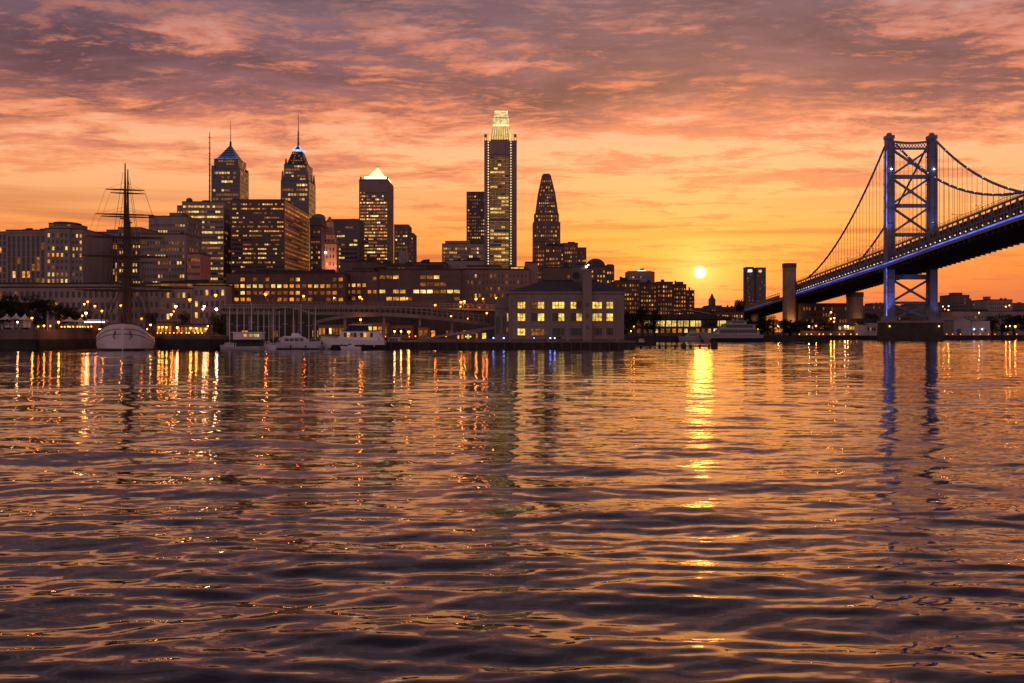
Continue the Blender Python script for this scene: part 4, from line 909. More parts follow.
    # pylon and anchorage piers
    def pylon(name, label, x0, x1, y0, y1, top, m, lit, hollow=False):
        o = empty(name, ((x0 + x1) / 2, y0, GZ), label, 'bridge pylon'); w, dd = (x1 - x0) / 2, y1 - y0; c = min(w, dd / 2) * .35
        poly = [(-w + c, 0), (w - c, 0), (w, c), (w, dd - c), (w - c, dd), (-w + c, dd), (-w, dd - c), (-w, c)]
        MB().prism(poly, 0, top - GZ - 3.2).build('shaft', masonry, o)
        MB().prism([(a * 1.06, dd / 2 + (b - dd / 2) * 1.06) for a, b in poly], top - GZ - 3.2, top - GZ).build('cap', mat('pylon_cap_stone', (.12, .09, .075), .9, .25, .3), o)
        if lit:
            MB().box(-1.2, 1.2, -3.2, -2.4, 0, 1.0).build('floodlight_box', steel_dark, o)
            l = bpy.data.lights.new('floodlight', 'SPOT'); l.energy = lit; l.color = (1, .47, .08); l.spot_size = R(95); l.spot_blend = .9; l.shadow_soft_size = .4
            lo = bpy.data.objects.new('floodlight', l); COL.objects.link(lo); lo.parent = o; lo.location = (0, -4.0, 4.5); lo.rotation_euler = (R(138), 0, 0)
    pylon('bridge_pylon', 'tall plain stone pylon beside the far end of the bridge, lit amber at its foot', 195.6, 204.0, 788, 797, Z(263, 788), masonry, 9000)
    pylon('bridge_pylon', 'broad stone anchorage pier standing under the bridge deck left of the tower', X(851, 735), X(864, 735), 735, 747, 31.2, masonry, 2500)
    pylon('bridge_pylon', 'slim stone approach pier in front of the twin slab tower', X(752, 960), X(758.6, 960), 960, 966, 22.5, masonry, 2500)
led_tower = glow('blue_tower_light', (.22, .26, 1.0), 1.0, .6, .08)
led_deck = glow('blue_deck_light', (.13, .16, .85), 1.0, .35, .05)
walk_light = glow('walkway_light', (1, .78, .56), .9, .5, .3)
cable_light = glow('cable_light', (.50, .55, 1.0), 1.5, .3, .2)
lampO_small = glow('small_amber_light', (1, .5, .16), 5, 0)
bridge()

# ================================================================== tall ship
def tall_ship():
    Yb = 262.0; sh = empty('tall_ship', (X(122.5, Yb), Yb, 0), 'white hulled square rigged tall ship seen bow on, with bare yards and two tall masts', 'ship', rz=R(17.2))
    st = [(0, .35, 6.5, -1), (.9, 2.2, 6.4, -1), (2.4, 3.7, 6.0, -1), (5, 5.1, 5.0, -1), (9, 6.2, 3.9, -1), (15, 6.8, 3.2, -1), (30, 6.9, 3.0, -1), (46, 6.6, 3.2, -1), (56, 5.4, 4.0, -1), (62, 3.6, 4.8, -1)]
    b = MB(); n = 9; k0 = []
    for y, hb, zt, zk in st:
        ring = []
        for i in range(n + 1):
            t = i / n; zz = zk + (zt - zk) * t; ww = hb * (.84 + .16 * min(1, t * 1.8) ** .7) if y > 1 else hb * (.35 + .65 * t)
            ring.append((ww, zz))
        k0.append(len(b.v)); b.v += [(-w, y, zz) for w, zz in ring] + [(w, y, zz) for w, zz in reversed(ring)]
    m = 2 * (n + 1)
    for a, c in zip(k0[:-1], k0[1:]):
        for i in range(m - 1): b.f.append((a + i, c + i, c + i + 1, a + i + 1)); b.m.append(0)
    b.f.append(tuple(k0[0] + i for i in range(m))); b.m.append(0); b.f.append(tuple(k0[-1] + i for i in range(m))[::-1]); b.m.append(0)
    hull = b.build('hull', mat('ship_white', (.68, .64, .64), .45, .12, .3, streak=True), sh, smooth=True)
    d = MB()
    for (y0, h0, z0, _), (y1, h1, z1, _) in zip(st[:-1], st[1:]): d.face([(-h0 * .93, y0 + .1, z0 - .7), (h0 * .93, y0 + .1, z0 - .7), (h1 * .93, y1, z1 - .7), (-h1 * .93, y1, z1 - .7)])
    d.build('deck', wood, hull)
    r = MB()
    for sx in (-1, 1): r.tube([(sx * h, y, z + .08) for y, h, z, _ in st], .13, 5)
    r.build('rail', mat('ship_rail', (.13, .07, .05), .6, .2), hull)
    wl, sk = MB(), MB()
    def half(y, hb, zt, zk, zz):
        t = (zz - zk) / (zt - zk); return hb * (.84 + .16 * min(1, t * 1.8) ** .7) if y > 1 else hb * (.35 + .65 * t)
    for sx in (-1, 1):
        wl.tube([(sx * half(y, h, z, k, .3), y - .06, .3) for y, h, z, k in st], .3, 6)
        for fr in (.62, .80): sk.tube([(sx * half(y, h, z, k, z * fr), y - .03, z * fr) for y, h, z, k in st], .09, 5)
    sk.build('rubbing_strake', MATS['ship_rail'], hull)
    wl.build('boot_stripe', mat('boot_paint', (.05, .03, .03), .6), hull)
    MB().box(-2.6, 2.6, 20, 27, 3.2, 6.2).box(-2.9, 2.9, 19.7, 27.3, 6.2, 6.45).build('deckhouse', white_paint, sh); MB().box(-2.2, 2.2, 40, 46, 3.2, 5.8).build('deckhouse', white_paint, sh)
    MB().tube([(0, 2, 6.6), (0, -5.5, 8.2)], [.3, .12], 7).build('bowsprit', mat('spar_wood', (.07, .038, .024), .7, .2), sh)
    for sx in (-1, 1): MB().tube([(sx * 1.6, .85, 4.9), (sx * 2.1, .3, 3.3), (sx * 1.7, .3, 2.9)], .14, 5).build('anchor', steel_dark, sh)
    for i in range(7): MB().lathe([(.22, 0), (.22, .04), (.02, .05)], n=8).build('porthole', glass_dark, sh).matrix_local = Matrix.Translation((-2.9 + i * .97, .45 + abs(i - 3) ** 2 * .30, 5.25)) @ Matrix.Rotation(R(90), 4, 'X')
    spar = MATS['spar_wood']
    for (yy, zt, yards) in ((15.5, 47.0, ((40.2, 4.6), (34.0, 7.0), (28.4, 9.2), (23.6, 10.6), (15.0, 11.8))), (33.5, 48.0, ((41.5, 4.4), (35.2, 6.8), (29.5, 8.8), (24.5, 10.3), (15.4, 11.4))), (49, 36, ((29, 5), (24, 6.5), (18, 8)))):
        mt = MB(); mt.tube([(0, yy, 3), (0, yy, zt * .42), (0, yy + .02, zt * .75), (0, yy + .05, zt)], [.55, .48, .36, .14], 8)
        for zz in (zt * .40, zt * .70): mt.box(-1.1, 1.1, yy - .6, yy + .6, zz, zz + .25)
        M = mt.build('mast', spar, sh)
        for zz, hb in yards: MB().tube([(-hb, yy - .6, zz), (-hb * .6, yy - .6, zz), (0, yy - .6, zz), (hb * .6, yy - .6, zz), (hb, yy - .6, zz)], [.10, .20, .26, .20, .10], 6).build('yard', spar, M)
        rg = MB()
        for sx in (-1, 1):
            for j in range(6): rg.tube([(sx * 6.3, yy + j * .9 - 1, 4.2), (sx * .5, yy, zt * (.40, .40, .42, .7, .7, .95)[j])], .05, 4, cap=False)
            for j in range(9):
                t = (j + 1) / 10.; rg.tube([(sx * (6.3 - 5.8 * t), yy - 1 + t, 4.2 + (zt * .40 - 4.2) * t), (sx * (6.3 - 5.8 * t), yy + 2.6 - 2.6 * t, 4.2 + (zt * .40 - 4.2) * t)], .045, 4, cap=False)
            for zz, hb in yards:
                rg.tube([(sx * hb, yy - .6, zz), (sx * .2, yy, zz + 1.9)], .03, 4, cap=False)
            for (za, ha), (zc, hc) in zip(yards[:-1], yards[1:]): rg.tube([(sx * ha, yy - .6, za), (sx * hc * .95, yy - .6, zc)], .028, 4, cap=False)
        rg.build('rigging', steel_dark, sh)
    sg = MB()
    for z0, y1, z1 in ((20, -5.2, 8.1), (33, -5.2, 8.1), (44, -5.4, 8.2), (19, 2, 6.6)): sg.tube([(0, 15.3, z0), (0, y1, z1)], .04, 4, cap=False)
    for z0, z1 in ((33, 19), (46, 33)): sg.tube([(0, 33.3, z0), (0, 15.7, z1)], .04, 4, cap=False)
    sg.build('stay', steel_dark, sh)
    for (px, py) in ((-5.2, 8), (-5.6, 10.5), (-6.0, 13), (5.4, 8.5)): MB().ball((px, py, 5.2), .16).build('deck_light', lampO_small, sh)
tall_ship()

# ================================================================== boats
def loft(b, Lh, beam, h, m=0, full=.55, rise=.3, stern=.88, draft=.35):
    n = 12; ks = []
    for i in range(n + 1):
        t = i / n; q = max(0, (t - full) / (1 - full)); hb = beam / 2 * (stern + (1 - stern) * min(1, t * 3)) * (1 - q ** 2.1) + .03
        zt = h * (1 + rise * t * t); x = -Lh / 2 + Lh * t; rk = .10 * Lh * q * q
        ks.append(len(b.v)); b.v += [(x - rk, -hb * .62, -draft), (x - rk * .4, -hb * .88, zt * .35), (x, -hb, zt), (x, hb, zt), (x - rk * .4, hb * .88, zt * .35), (x - rk, hb * .62, -draft)]
    for a, c in zip(ks[:-1], ks[1:]):
        for i in range(6): j = (i + 1) % 6; b.f.append((a + i, a + j, c + j, c + i)); b.m.append(m)
    b.f.append(tuple(ks[0] + i for i in range(6))[::-1]); b.m.append(m); b.f.append(tuple(ks[-1] + i for i in range(6))); b.m.append(m)
    return b
def stripe(root, Lh, beam, h, rise=.3, full=.55, stern=.88, draft=.35, top=.2):
    b = MB(); n = 12; ks = []; w1 = .62 + .26 * (top * h + draft) / (.35 * h + draft)
    for i in range(n + 1):
        t = i / n; q = max(0, (t - full) / (1 - full)); hb = beam / 2 * (stern + (1 - stern) * min(1, t * 3)) * (1 - q ** 2.1) + .03; x = -Lh / 2 + Lh * t + (.05 if i == n else (-.05 if i == 0 else 0)); rk = .10 * Lh * q * q
        ks.append(len(b.v)); b.v += [(x - rk, -hb * .62 - .04, -draft), (x - rk * .7, -hb * w1 - .05, top * h), (x - rk * .7, hb * w1 + .05, top * h), (x - rk, hb * .62 + .04, -draft)]
    for a, c in zip(ks[:-1], ks[1:]):
        for i in (0, 2): b.f.append((a + i, a + i + 1, c + i + 1, c + i)); b.m.append(0)
    b.f.append(tuple(ks[0] + i for i in range(4))); b.m.append(0)
    return b.build('boot_stripe', steel_dark, root)
def tier(b, x0, x1, w, z0, z1, rake0=.3, rake1=.8, m=0):     # deckhouse with raked ends (bow towards +x)
    return b.hexa([(x0, -w / 2, z0), (x1, -w / 2, z0), (x1, w / 2, z0), (x0, w / 2, z0), (x0 + rake0, -w / 2 * .92, z1), (x1 - rake1, -w / 2 * .92, z1), (x1 - rake1, w / 2 * .92, z1), (x0 + rake0, w / 2 * .92, z1)], m)
def win_band(root, x0, x1, w, z0, z1, n, m, gap=.22):
    for i in range(n):
        a = x0 + (x1 - x0) * (i + gap / 2) / n; c = x0 + (x1 - x0) * (i + 1 - gap / 2) / n
        for sy in (-1, 1): MB().box(a, c, sy * w / 2 - .03, sy * w / 2 + .03, z0, z1).build('window', m[i % len(m)] if isinstance(m, list) else m, root)
def boat(name, label, px0, px1, Y, cat='boat', flip=False, rz=0.0):
    return empty(name, ((X(px0, Y) + X(px1, Y)) / 2, Y, 0), label, cat, rz=R(180 if flip else 0) + rz), abs(X(px1, Y) - X(px0, Y))
dark_w = glass_dark
yacht_grey = mat('yacht_gelcoat', (.32, .31, .34), .35, .1, .3)  # one even mid grey, darker than the white gelcoat
def boats():
    # dinner yacht
    r, Lb = boat('motor_yacht', 'large white motor yacht with dark roof and lit saloon windows, moored at the pier', 321, 385, 286, 'yacht', True)
    loft(MB(), Lb, 4.8, 2.35, rise=.45, full=.45).build('hull', gel_coat, r); 
    stripe(r, Lb, 4.8, 2.35, .45, .45, top=.5)  # stripe carried halfway up to paint in the shade under this hull
    tier(MB(), -Lb * .40, Lb * .24, 4.0, 2.35, 4.75, -.5, 1.6).build('cabin', gel_coat, r); win_band(r, -Lb * .33, Lb * .13, 3.93, 3.15, 4.3, 9, [dark_w, WIN['dim'], WIN['warm'], dark_w, WIN['dim']])
    tier(MB(), -Lb * .44, Lb * .14, 4.3, 4.76, 4.95, 0, .2).build('roof', steel_dark, r); tier(MB(), -Lb * .24, Lb * .10, 3.0, 4.96, 6.1, .2, 1.1).build('flybridge', navy, r); tier(MB(), -Lb * .3, Lb * .06, 3.4, 6.3, 6.45, 0, .1).build('hardtop', gel_coat, r)
    MB().tube([(-Lb * .12, 0, 6.4), (-Lb * .12, 0, 8.4)], .06, 5).build('mast', gel_coat, r); MB().beam((-Lb * .46, -1.9, 2.3), (-Lb * .38, -1.9, 4.8), .2, .6).beam((-Lb * .46, 1.9, 2.3), (-Lb * .38, 1.9, 4.8), .2, .6).build('wing_panel', gel_coat, r)
    rl = MB()
    for sy in (-1, 1): rl.tube([(Lb * .2, sy * 1.9, 3.6), (Lb * .36, sy * 1.3, 3.9), (Lb * .47, sy * .4, 4.1)], .04, 4)
    rl.build('rail', steel_dark, r)
    big = (r, Lb)
    # tender
    r, Lb = boat('tender', 'small open white tender lying alongside below the large motor yacht', 340, 361, 279.5, 'boat', True); loft(MB(), Lb, 2.0, .75).build('hull', gel_coat, r); MB().box(-Lb * .2, Lb * .12, -.5, .5, .5, 1.15).build('console', white_paint, r); tier(MB(), -Lb * .05, Lb * .13, 1.1, 1.15, 1.6, .2, .3).build('windscreen', glass_dark, r)
    # cabin cruiser
    r, Lb = boat('cabin_cruiser', 'grey white cabin cruiser with flybridge and small blue cover, middle of the marina', 278, 322, 284, 'boat', False); loft(MB(), Lb, 3.8, 1.7, rise=.35).build('hull', mat('grey_gelcoat', (.50, .50, .56), .4, .1, .4), r); stripe(r, Lb, 3.8, 1.7, .35)
    tier(MB(), -Lb * .42, Lb * .24, 3.2, 1.7, 3.2, .0, 1.7).build('cabin', MATS['grey_gelcoat'], r); win_band(r, -Lb * .33, Lb * .12, 3.16, 2.15, 2.85, 4, dark_w)
    tier(MB(), -Lb * .36, Lb * .05, 2.9, 3.2, 3.45, 0, .3).build('roof', gel_coat, r); tier(MB(), -Lb * .18, Lb * .02, 2.2, 3.45, 4.2, .1, .6).build('flybridge', gel_coat, r); tier(MB(), -Lb * .05, Lb * .06, 1.6, 4.2, 4.5, .1, .2).build('cover', mat('blue_cover', (.05, .09, .40), .8, .2), r); MB().tube([(-Lb * .05, 0, 4.3), (-Lb * .07, 0, 5.8)], [.2, .05], 5).build('mast', MATS['blue_cover'], r); cruiser = (r, Lb)
    r, Lb = boat('cabin_cruiser', 'small grey cruiser behind the houseboat end, dark windows facing the river', 271, 289, 289, 'boat', True); loft(MB(), Lb, 2.6, 1.3).build('hull', MATS['grey_gelcoat'], r); tier(MB(), -Lb * .3, Lb * .2, 2.2, 1.3, 2.7, .1, .8).build('cabin', gel_coat, r); win_band(r, -Lb * .22, Lb * .1, 2.18, 1.8, 2.4, 3, dark_w)
    def fenders(r, Lb, beam, h, n=4):
        rl = MB()
        for sy in (-1, 1): rl.tube([(Lb * .05, sy * beam * .46, h + .75), (Lb * .28, sy * beam * .34, h + .9), (Lb * .45, sy * .25, h + 1.15)], .035, 4); [rl.tube([(Lb * a, sy * beam * b, h), (Lb * a, sy * beam * b, h + .82)], .03, 4) for a, b in ((.05, .46), (.17, .42), (.28, .34), (.38, .2))]
        rl.build('rail', white_paint, r)
        for i in range(n): MB().lathe([(.02, -.4), (.16, -.3), (.16, .3), (.02, .4)], (-Lb * .35 + i * Lb * .17, beam * .5 + .12, h * .45), 8).lathe([(.02, -.4), (.16, -.3), (.16, .3), (.02, .4)], (-Lb * .35 + i * Lb * .17, -beam * .5 - .12, h * .45), 8).build('fender', navy if i % 2 else white_paint, r)
    for i, (a, c, Y, fl, lab) in enumerate(((261, 277, 282.5, False, 'low white launch squeezed in between houseboat and cabin cruiser'), (238, 252, 292, True, 'small white cruiser half hidden behind the houseboat'), (312, 330, 296, True, 'small white cruiser behind the bow of the large motor yacht'))):
        r, Lb = boat('launch', lab, a, c, Y, 'boat', fl); loft(MB(), Lb, 2.2, 1.0 + .2 * i).build('hull', gel_coat, r); tier(MB(), -Lb * .25, Lb * .2, 1.8, 1.0 + .2 * i, 2.1 + .3 * i, .2, .8).build('cabin', MATS['grey_gelcoat'], r); win_band(r, -Lb * .15, Lb * .08, 1.76, 1.5 + .25 * i, 1.9 + .28 * i, 3, [dark_w, WIN['dim'], dark_w]); MB().tube([(0, 0, 2), (-.1, 0, 4.2)], .04, 4).build('aerial', white_paint, r)
    # covered boat
    r, Lb = boat('covered_boat', 'low boat under a dark navy canvas cover beside the large motor yacht', 302, 325, 290, 'boat', True); loft(MB(), Lb, 2.6, 1.3).build('hull', white_paint, r); tier(MB(), -Lb * .45, Lb * .4, 2.4, 1.3, 2.3, .5, 1.6).build('canopy', navy, r)
    fenders(*cruiser, 3.8, 1.7); fenders(*big, 4.8, 2.35, 5)
    # houseboat
    r, Lb = boat('houseboat', 'two deck white houseboat with lit upper windows and dark open lower deck', 225, 265, 280, 'houseboat'); loft(MB(), Lb, 4.2, .8, rise=.2, full=.8).build('hull', MATS['grey_gelcoat'], r)
    c = MB(); 
    for xx in (-Lb * .22, -Lb * .02, Lb * .2, Lb * .42): c.box(xx - .12, xx + .12, -1.8, -1.5, .8, 2.6).box(xx - .12, xx + .12, 1.5, 1.8, .8, 2.6)
    c.box(-Lb * .22, Lb * .42, -.2, 1.4, .8, 2.6); c.build('lower_deck', steel_dark, r); MB().box(-Lb * .25, Lb * .45, -2.0, 2.0, 2.6, 4.3).build('cabin', white_paint, r); MB().box(-Lb * .30, Lb * .47, -2.2, 2.2, 4.3, 4.5).build('roof', gel_coat, r)
    for a in (.02, .16, .27): MB().box(Lb * a, Lb * (a + (.07 if a < .2 else .12)), -2.06, -2.005, 3.3, 3.9).build('window', WIN['warm'] if a < .2 else WIN['pale'], r)
    MB().box(-Lb * .25 - .06, -Lb * .25 - .01, -1.2, 1.2, 2.8, 3.9).build('side_window', WIN['org'], r); MB().tube([(-Lb * .5, -1.5, .8), (-Lb * .45, -1.5, 1.7), (-Lb * .26, -1.5, 1.7)], .04, 4).build('rail', white_paint, r); MB().box(Lb * .1, Lb * .2, -.6, .6, 4.5, 5.0).build('roof_box', steel_dark, r)
    # grey launch by the pier end
    r, Lb = boat('launch', 'grey covered launch moored between the large motor yacht and the orange quay lamp', 383, 402, 296, 'boat', True); loft(MB(), Lb, 2.8, 1.4).build('hull', MATS['grey_gelcoat'], r); tier(MB(), -Lb * .4, Lb * .3, 2.4, 1.4, 3.2, .1, .8).build('cabin', MATS['grey_gelcoat'], r); tier(MB(), -Lb * .45, Lb * .2, 2.6, 3.2, 3.35).build('roof', steel_dark, r); win_band(r, -Lb * .3, Lb * .15, 2.36, 2.1, 2.8, 3, dark_w)
    # right hand yachts
    r, Lb = boat('motor_yacht', 'big white three deck yacht moored alone in front of the lit pavilion', 699, 762, 512, 'yacht', True); loft(MB(), Lb, 7, 3.3, rise=.4, full=.5).build('hull', yacht_grey, r); stripe(r, Lb, 7, 3.3, .4, .5, top=.5)
    for a, c, w, z0, z1, k in ((-.44, .30, 6.2, 3.3, 5.6, 10), (-.38, .20, 5.6, 5.8, 7.9, 8), (-.24, .10, 4.6, 8.1, 9.6, 5)):
        tier(MB(), Lb * a, Lb * c, w, z0, z1, .2, 2.4).build('deckhouse', yacht_grey, r); win_band(r, Lb * (a + .04), Lb * (c - .11), w * .965, z0 + .6, z1 - .25, k, dark_w, .08); tier(MB(), Lb * (a - .03), Lb * (c - .02), w + .5, z1, z1 + .2, 0, .6).build('deck_overhang', yacht_grey, r)
    MB().tube([(-Lb * .1, 0, 9.7), (-Lb * .12, 0, 12.3)], [.35, .1], 6).build('mast', yacht_grey, r); MB().ball((-Lb * .04, 0, 10.2), .6).build('radome', yacht_grey, r, smooth=True)
    r, Lb = boat('motor_cruiser', 'white motor cruiser lying just left of the big three deck yacht', 678, 701, 516, 'boat', True); loft(MB(), Lb, 4, 2.0, rise=.4).build('hull', yacht_grey, r); tier(MB(), -Lb * .4, Lb * .22, 3.4, 2.0, 4.0, .2, 2.2).build('cabin', yacht_grey, r); win_band(r, -Lb * .3, Lb * .05, 3.33, 2.7, 3.5, 4, dark_w); tier(MB(), -Lb * .3, Lb * .05, 2.8, 4.0, 5.2, .2, 1.2).build('flybridge', yacht_grey, r)
    r, Lb = boat('work_boat', 'small dark work boat tied up at the landward end of the jetty', 636, 650, 388, 'boat'); loft(MB(), Lb, 2, .9).build('hull', steel_dark, r); tier(MB(), -Lb * .3, Lb * .1, 1.6, .9, 2.1, .1, .4).build('wheelhouse', white_paint, r); win_band(r, -Lb * .22, Lb * .02, 1.58, 1.4, 1.9, 2, WIN['dim'])
    # sailing boats in the marina: one is built, the rest are copies of it and its parts
    sb = empty('sailing_boat', (0, 0, 0), 'x', 'sailing boat', 'sailing boats in the marina')
    loft(MB(), 9.0, 2.8, 1.15, rise=.3, full=.4).build('hull', gel_coat, sb); tier(MB(), -1.5, 2.0, 1.8, 1.2, 1.8, .2, .9).build('cabin', white_paint, sb)
    mast = MB().tube([(.6, 0, 1.2), (.6, 0, 12.5)], [.15, .11], 6).box(.52, .68, -.9, .9, 7.2, 7.28).build('mast', mat('alloy_mast', (.62, .58, .57), .45, .1, metal=.0), sb)
    MB().tube([(.5, 0, 2.4), (-3.6, 0, 2.3)], [.2, .14], 6).build('boom', navy, sb)
    g = MB()
    for p in ((4.3, 0, 1.5), (-4.3, 0, 1.3), (.5, -1.35, 1.2), (.5, 1.35, 1.2)): g.tube([p, (.6, 0, 12.3)], .022, 4, cap=False)
    g.build('stay', steel_dark, mast)
    spots = [(229, 306, 296, 'sailing boat with tall mast at the quay end of the marina, left of the houseboat'), (236.5, 309, 293, 'sailing boat moored right behind the houseboat stern'), (243.5, 308, 297, 'sailing boat with shorter mast behind the middle of the houseboat'),
             (251, 303, 292, 'sailing boat with the tallest mast, rising behind the houseboat roof'), (257.5, 311, 298, 'sailing boat with mast just right of the tallest one behind the houseboat'), (263.5, 310, 294, 'sailing boat moored off the bow end of the houseboat'), (268.5, 311, 299, 'sailing boat with low mast between houseboat and small grey cruiser'),
             (273, 309, 296, 'sailing boat directly behind the small grey cruiser'), (279, 311, 300, 'sailing boat behind the stern of the grey white cabin cruiser'), (284.5, 306, 295, 'sailing boat with tall bright mast behind the grey white cabin cruiser'), (293, 309, 298, 'sailing boat behind the flybridge of the grey white cabin cruiser'),
             (300.5, 304, 296, 'tall masted sailing boat just right of the blue covered flybridge'), (308.5, 309, 299, 'sailing boat behind the navy canvas covered boat'), (315, 307, 300, 'last sailing boat before the large motor yacht')]
    for i, (px, py, Y, lab) in enumerate(spots):
        o = sb if i == 0 else copy_tree(sb); o['label'] = lab; k = Z(py, Y) / 12.5
        o.location = (X(px, Y) , Y, 0); o.rotation_euler = (0, 0, R(90 + (i * 37 % 9) - 4)); o.scale = (min(k, 1), min(k, 1), k)
boats()

# ================================================================== waterside structures
def waterside():
    # footbridge with an arched underside
    Y = 322; pts = [(222, 311), (262, 311.4), (318, 311.8), (360, 312), (400, 313), (430, 315.4), (460, 318.8), (488, 322.5)]
    P = [Vector((X(a, Y), Y, Z(b, Y))) for a, b in pts]; O = P[0].copy(); O.z = GZ
    r = empty('footbridge', O, 'long curved elevated walkway with railings crossing above the marina quay', 'footbridge'); P = [p - O for p in P]
    d = MB(); rl = MB(); ar = MB()
    for a, b in zip(P[:-1], P[1:]): d.beam(a - Vector((0, 0, .5)), b - Vector((0, 0, .5)), 4, .9)
    d.build('deck', mat('walkway_concrete', (.19, .16, .155), .8, .25, .3), r)
    def at(px): return Vector((X(px, Y), Y, float(np.interp(px, [p[0] for p in pts], [Z(p[1], Y) for p in pts])))) - O
    for sy in (-1.9, 1.9):
        prev = None
        for px in np.arange(224, 489, 5.2):
            q = at(px) + Vector((0, sy, 0)); rl.beam(q, q + Vector((0, 0, 1.9)), .14, .14)
            if prev: 
                for h in (1.0, 1.9): rl.beam(prev + Vector((0, 0, h)), q + Vector((0, 0, h)), .1, .12)
            prev = q
    rl.build('railing', concrete, r)
    aw = [(314, 323), (325, 320.2), (342, 317), (360, 315.3), (385, 315), (410, 316.2), (440, 318.6), (470, 322), (490, 325)]
    for (a, za), (b, zb_) in zip(aw[:-1], aw[1:]): ar.beam(Vector((X(a, Y), Y - 1.5, Z(za, Y))) - O, Vector((X(b, Y), Y - 1.5, Z(zb_, Y))) - O, .8, .9)
    ar.build('arch_rib', MATS['walkway_concrete'], r)
    for px in (228, 250, 272, 294, 314.5, 345, 384, 420, 452, 484):
        q = at(px); MB().box(q.x - .35, q.x + .35, -.5, .5, 0, q.z - .95).build('column', concrete, r)
    # road embankment behind the walkway
    Yw = 398; w = empty('embankment_wall', (X(222, Yw), Yw, GZ), 'long dark road embankment wall with pale railing behind the walkway and marina', 'wall'); L_ = X(506, Yw) - X(222, Yw); hh = lambda t: Z(306 + (3 * max(0, t - .62) / .38), Yw) - GZ
    eb = MB(); n = 30
    for i in range(n):
        t0, t1 = i / n, (i + 1) / n; eb.hexa([(L_ * t0, 0, 0), (L_ * t1, 0, 0), (L_ * t1, 6, 0), (L_ * t0, 6, 0), (L_ * t0, 0, hh(t0)), (L_ * t1, 0, hh(t1)), (L_ * t1, 6, hh(t1)), (L_ * t0, 6, hh(t0))])
        eb.box(L_ * t0 - .3, L_ * t0 + .3, -.35, -.01, 0, hh(t0) - .9)
    eb.build('wall', mat('embankment_concrete', (.055, .046, .044), .9, .35, .15, streak=True), w); rb = MB(); cp = MB()  # very dark concrete with streaky noise
    for i in range(n):
        t0, t1 = i / n, (i + 1) / n; cp.beam((L_ * t0, -.1, hh(t0) - .45), (L_ * t1, -.1, hh(t1) - .45), 1.0, .8)
        for h in (.7, 1.4): rb.beam((L_ * t0, .3, hh(t0) + h), (L_ * t1, .3, hh(t1) + h), .12, .14)
        for q in (0, .5): t = t0 + q / n; rb.beam((L_ * t, .3, hh(t)), (L_ * t, .3, hh(t) + 1.5), .14, .14)
    cp.build('coping', MATS['walkway_concrete'], w); rb.build('railing', concrete, w)
    for i, t in enumerate((.08, .19, .33, .37, .58, .66, .74, .80, .86, .90)): MB().box(L_ * t - 1.1, L_ * t + 1.1, -.08, -.02, .4, 2.6).build('lit_opening', WIN[('org', 'dim', 'warm')[i % 3]], w)
    # canopy over the walkway
    c = empty('canopy', (X(287, 312), 312, GZ), 'pale curved mesh canopy beside the elevated walkway', 'canopy'); m = MB(); w = X(302, 312) - X(272, 312)
    prof = [(-w / 2 + w * i / 10, Z(311.5, 312) - GZ + 1.1 * math.sin(math.pi * (.12 + .80 * i / 10)) ) for i in range(15)]
    for (a, za), (b, zb_) in zip(prof[:-1], prof[1:]): m.beam((a, 3, za), (b, 3, zb_), 7, .15)
    m.build('cover', mat('mesh_canopy', (.34, .26, .21), .8, .35, 2.5), c)
    for xx in (-w * .4, w * .4): MB().tube([(xx, 0, 0), (xx, 0, Z(310, 312) - GZ)], .16, 6).build('post', concrete, c)
    # ramp building
    r = empty('ramp', (X(425, 312), 312, GZ), 'dark rising access ramp with lit openings beneath, left of the pier house', 'ramp'); x1 = X(497, 312) - X(425, 312); za, zb_ = Z(337.5, 312) - GZ, Z(325.6, 312) - GZ
    MB().hexa([(0, 0, max(0, za - .7)), (x1, 0, zb_ - .9), (x1, 5, zb_ - .9), (0, 5, max(0, za - .7)), (0, 0, max(.3, za)), (x1, 0, zb_), (x1, 5, zb_), (0, 5, max(.3, za))]).build('deck', concrete, r)
    MB().hexa([(x1 * .25, .6, 0), (x1, .6, 0), (x1, 4.4, 0), (x1 * .25, 4.4, 0), (x1 * .25, .6, zb_ * .15), (x1, .6, zb_ - .95), (x1, 4.4, zb_ - .95), (x1 * .25, 4.4, zb_ * .15)]).build('wall', darkconc, r)
    rl = MB(); n = 12
    for i in range(n + 1):
        t = i / n; p = Vector((x1 * t, .15, za + (zb_ - za) * t)); rl.beam(p, p + Vector((0, 0, 1.1)), .08, .08)
    rl.beam((0, .15, za + 1.1), (x1, .15, zb_ + 1.1), .08, .1); rl.build('railing', steel_dark, r)
    for t, wd, m in ((.52, .6, 'org'), (.60, .7, 'warm'), (.72, .5, 'org'), (.82, 1.1, 'yel'), (.46, .5, 'warm')): MB().box(x1 * t - wd / 2, x1 * t + wd / 2, .5, .58, .2, .2 + min(1.6, zb_ * t * .55)).build('opening', WIN[m], r)
    # kiosks
    for (p0, p1, t, Y, lab, wins, m) in ((418, 428, 327, 318, 'small kiosk with a glowing amber front under the end of the elevated walkway', 2, 'org'), (391, 412, 324.5, 340, 'low lit kiosk behind the orange quay lamp and the grey launch', 4, 'warm'), (352, 388, 322, 345, 'long glowing amber cafe front seen under the arch of the walkway', 7, 'yel'), (318, 346, 324, 340, 'string lit cafe behind the bow of the large motor yacht', 8, 'pale'),
                                   (156, 172, 322.5, 312, 'brightly lit orange kiosk right of the ship', 4, 'org'), (176, 207, 324.5, 316, 'long low orange lit stall front on the quay left of the marina', 8, 'org'), (66, 94, 322, 322, 'amber lit stall behind the white tent left of the ship', 4, 'warm')):
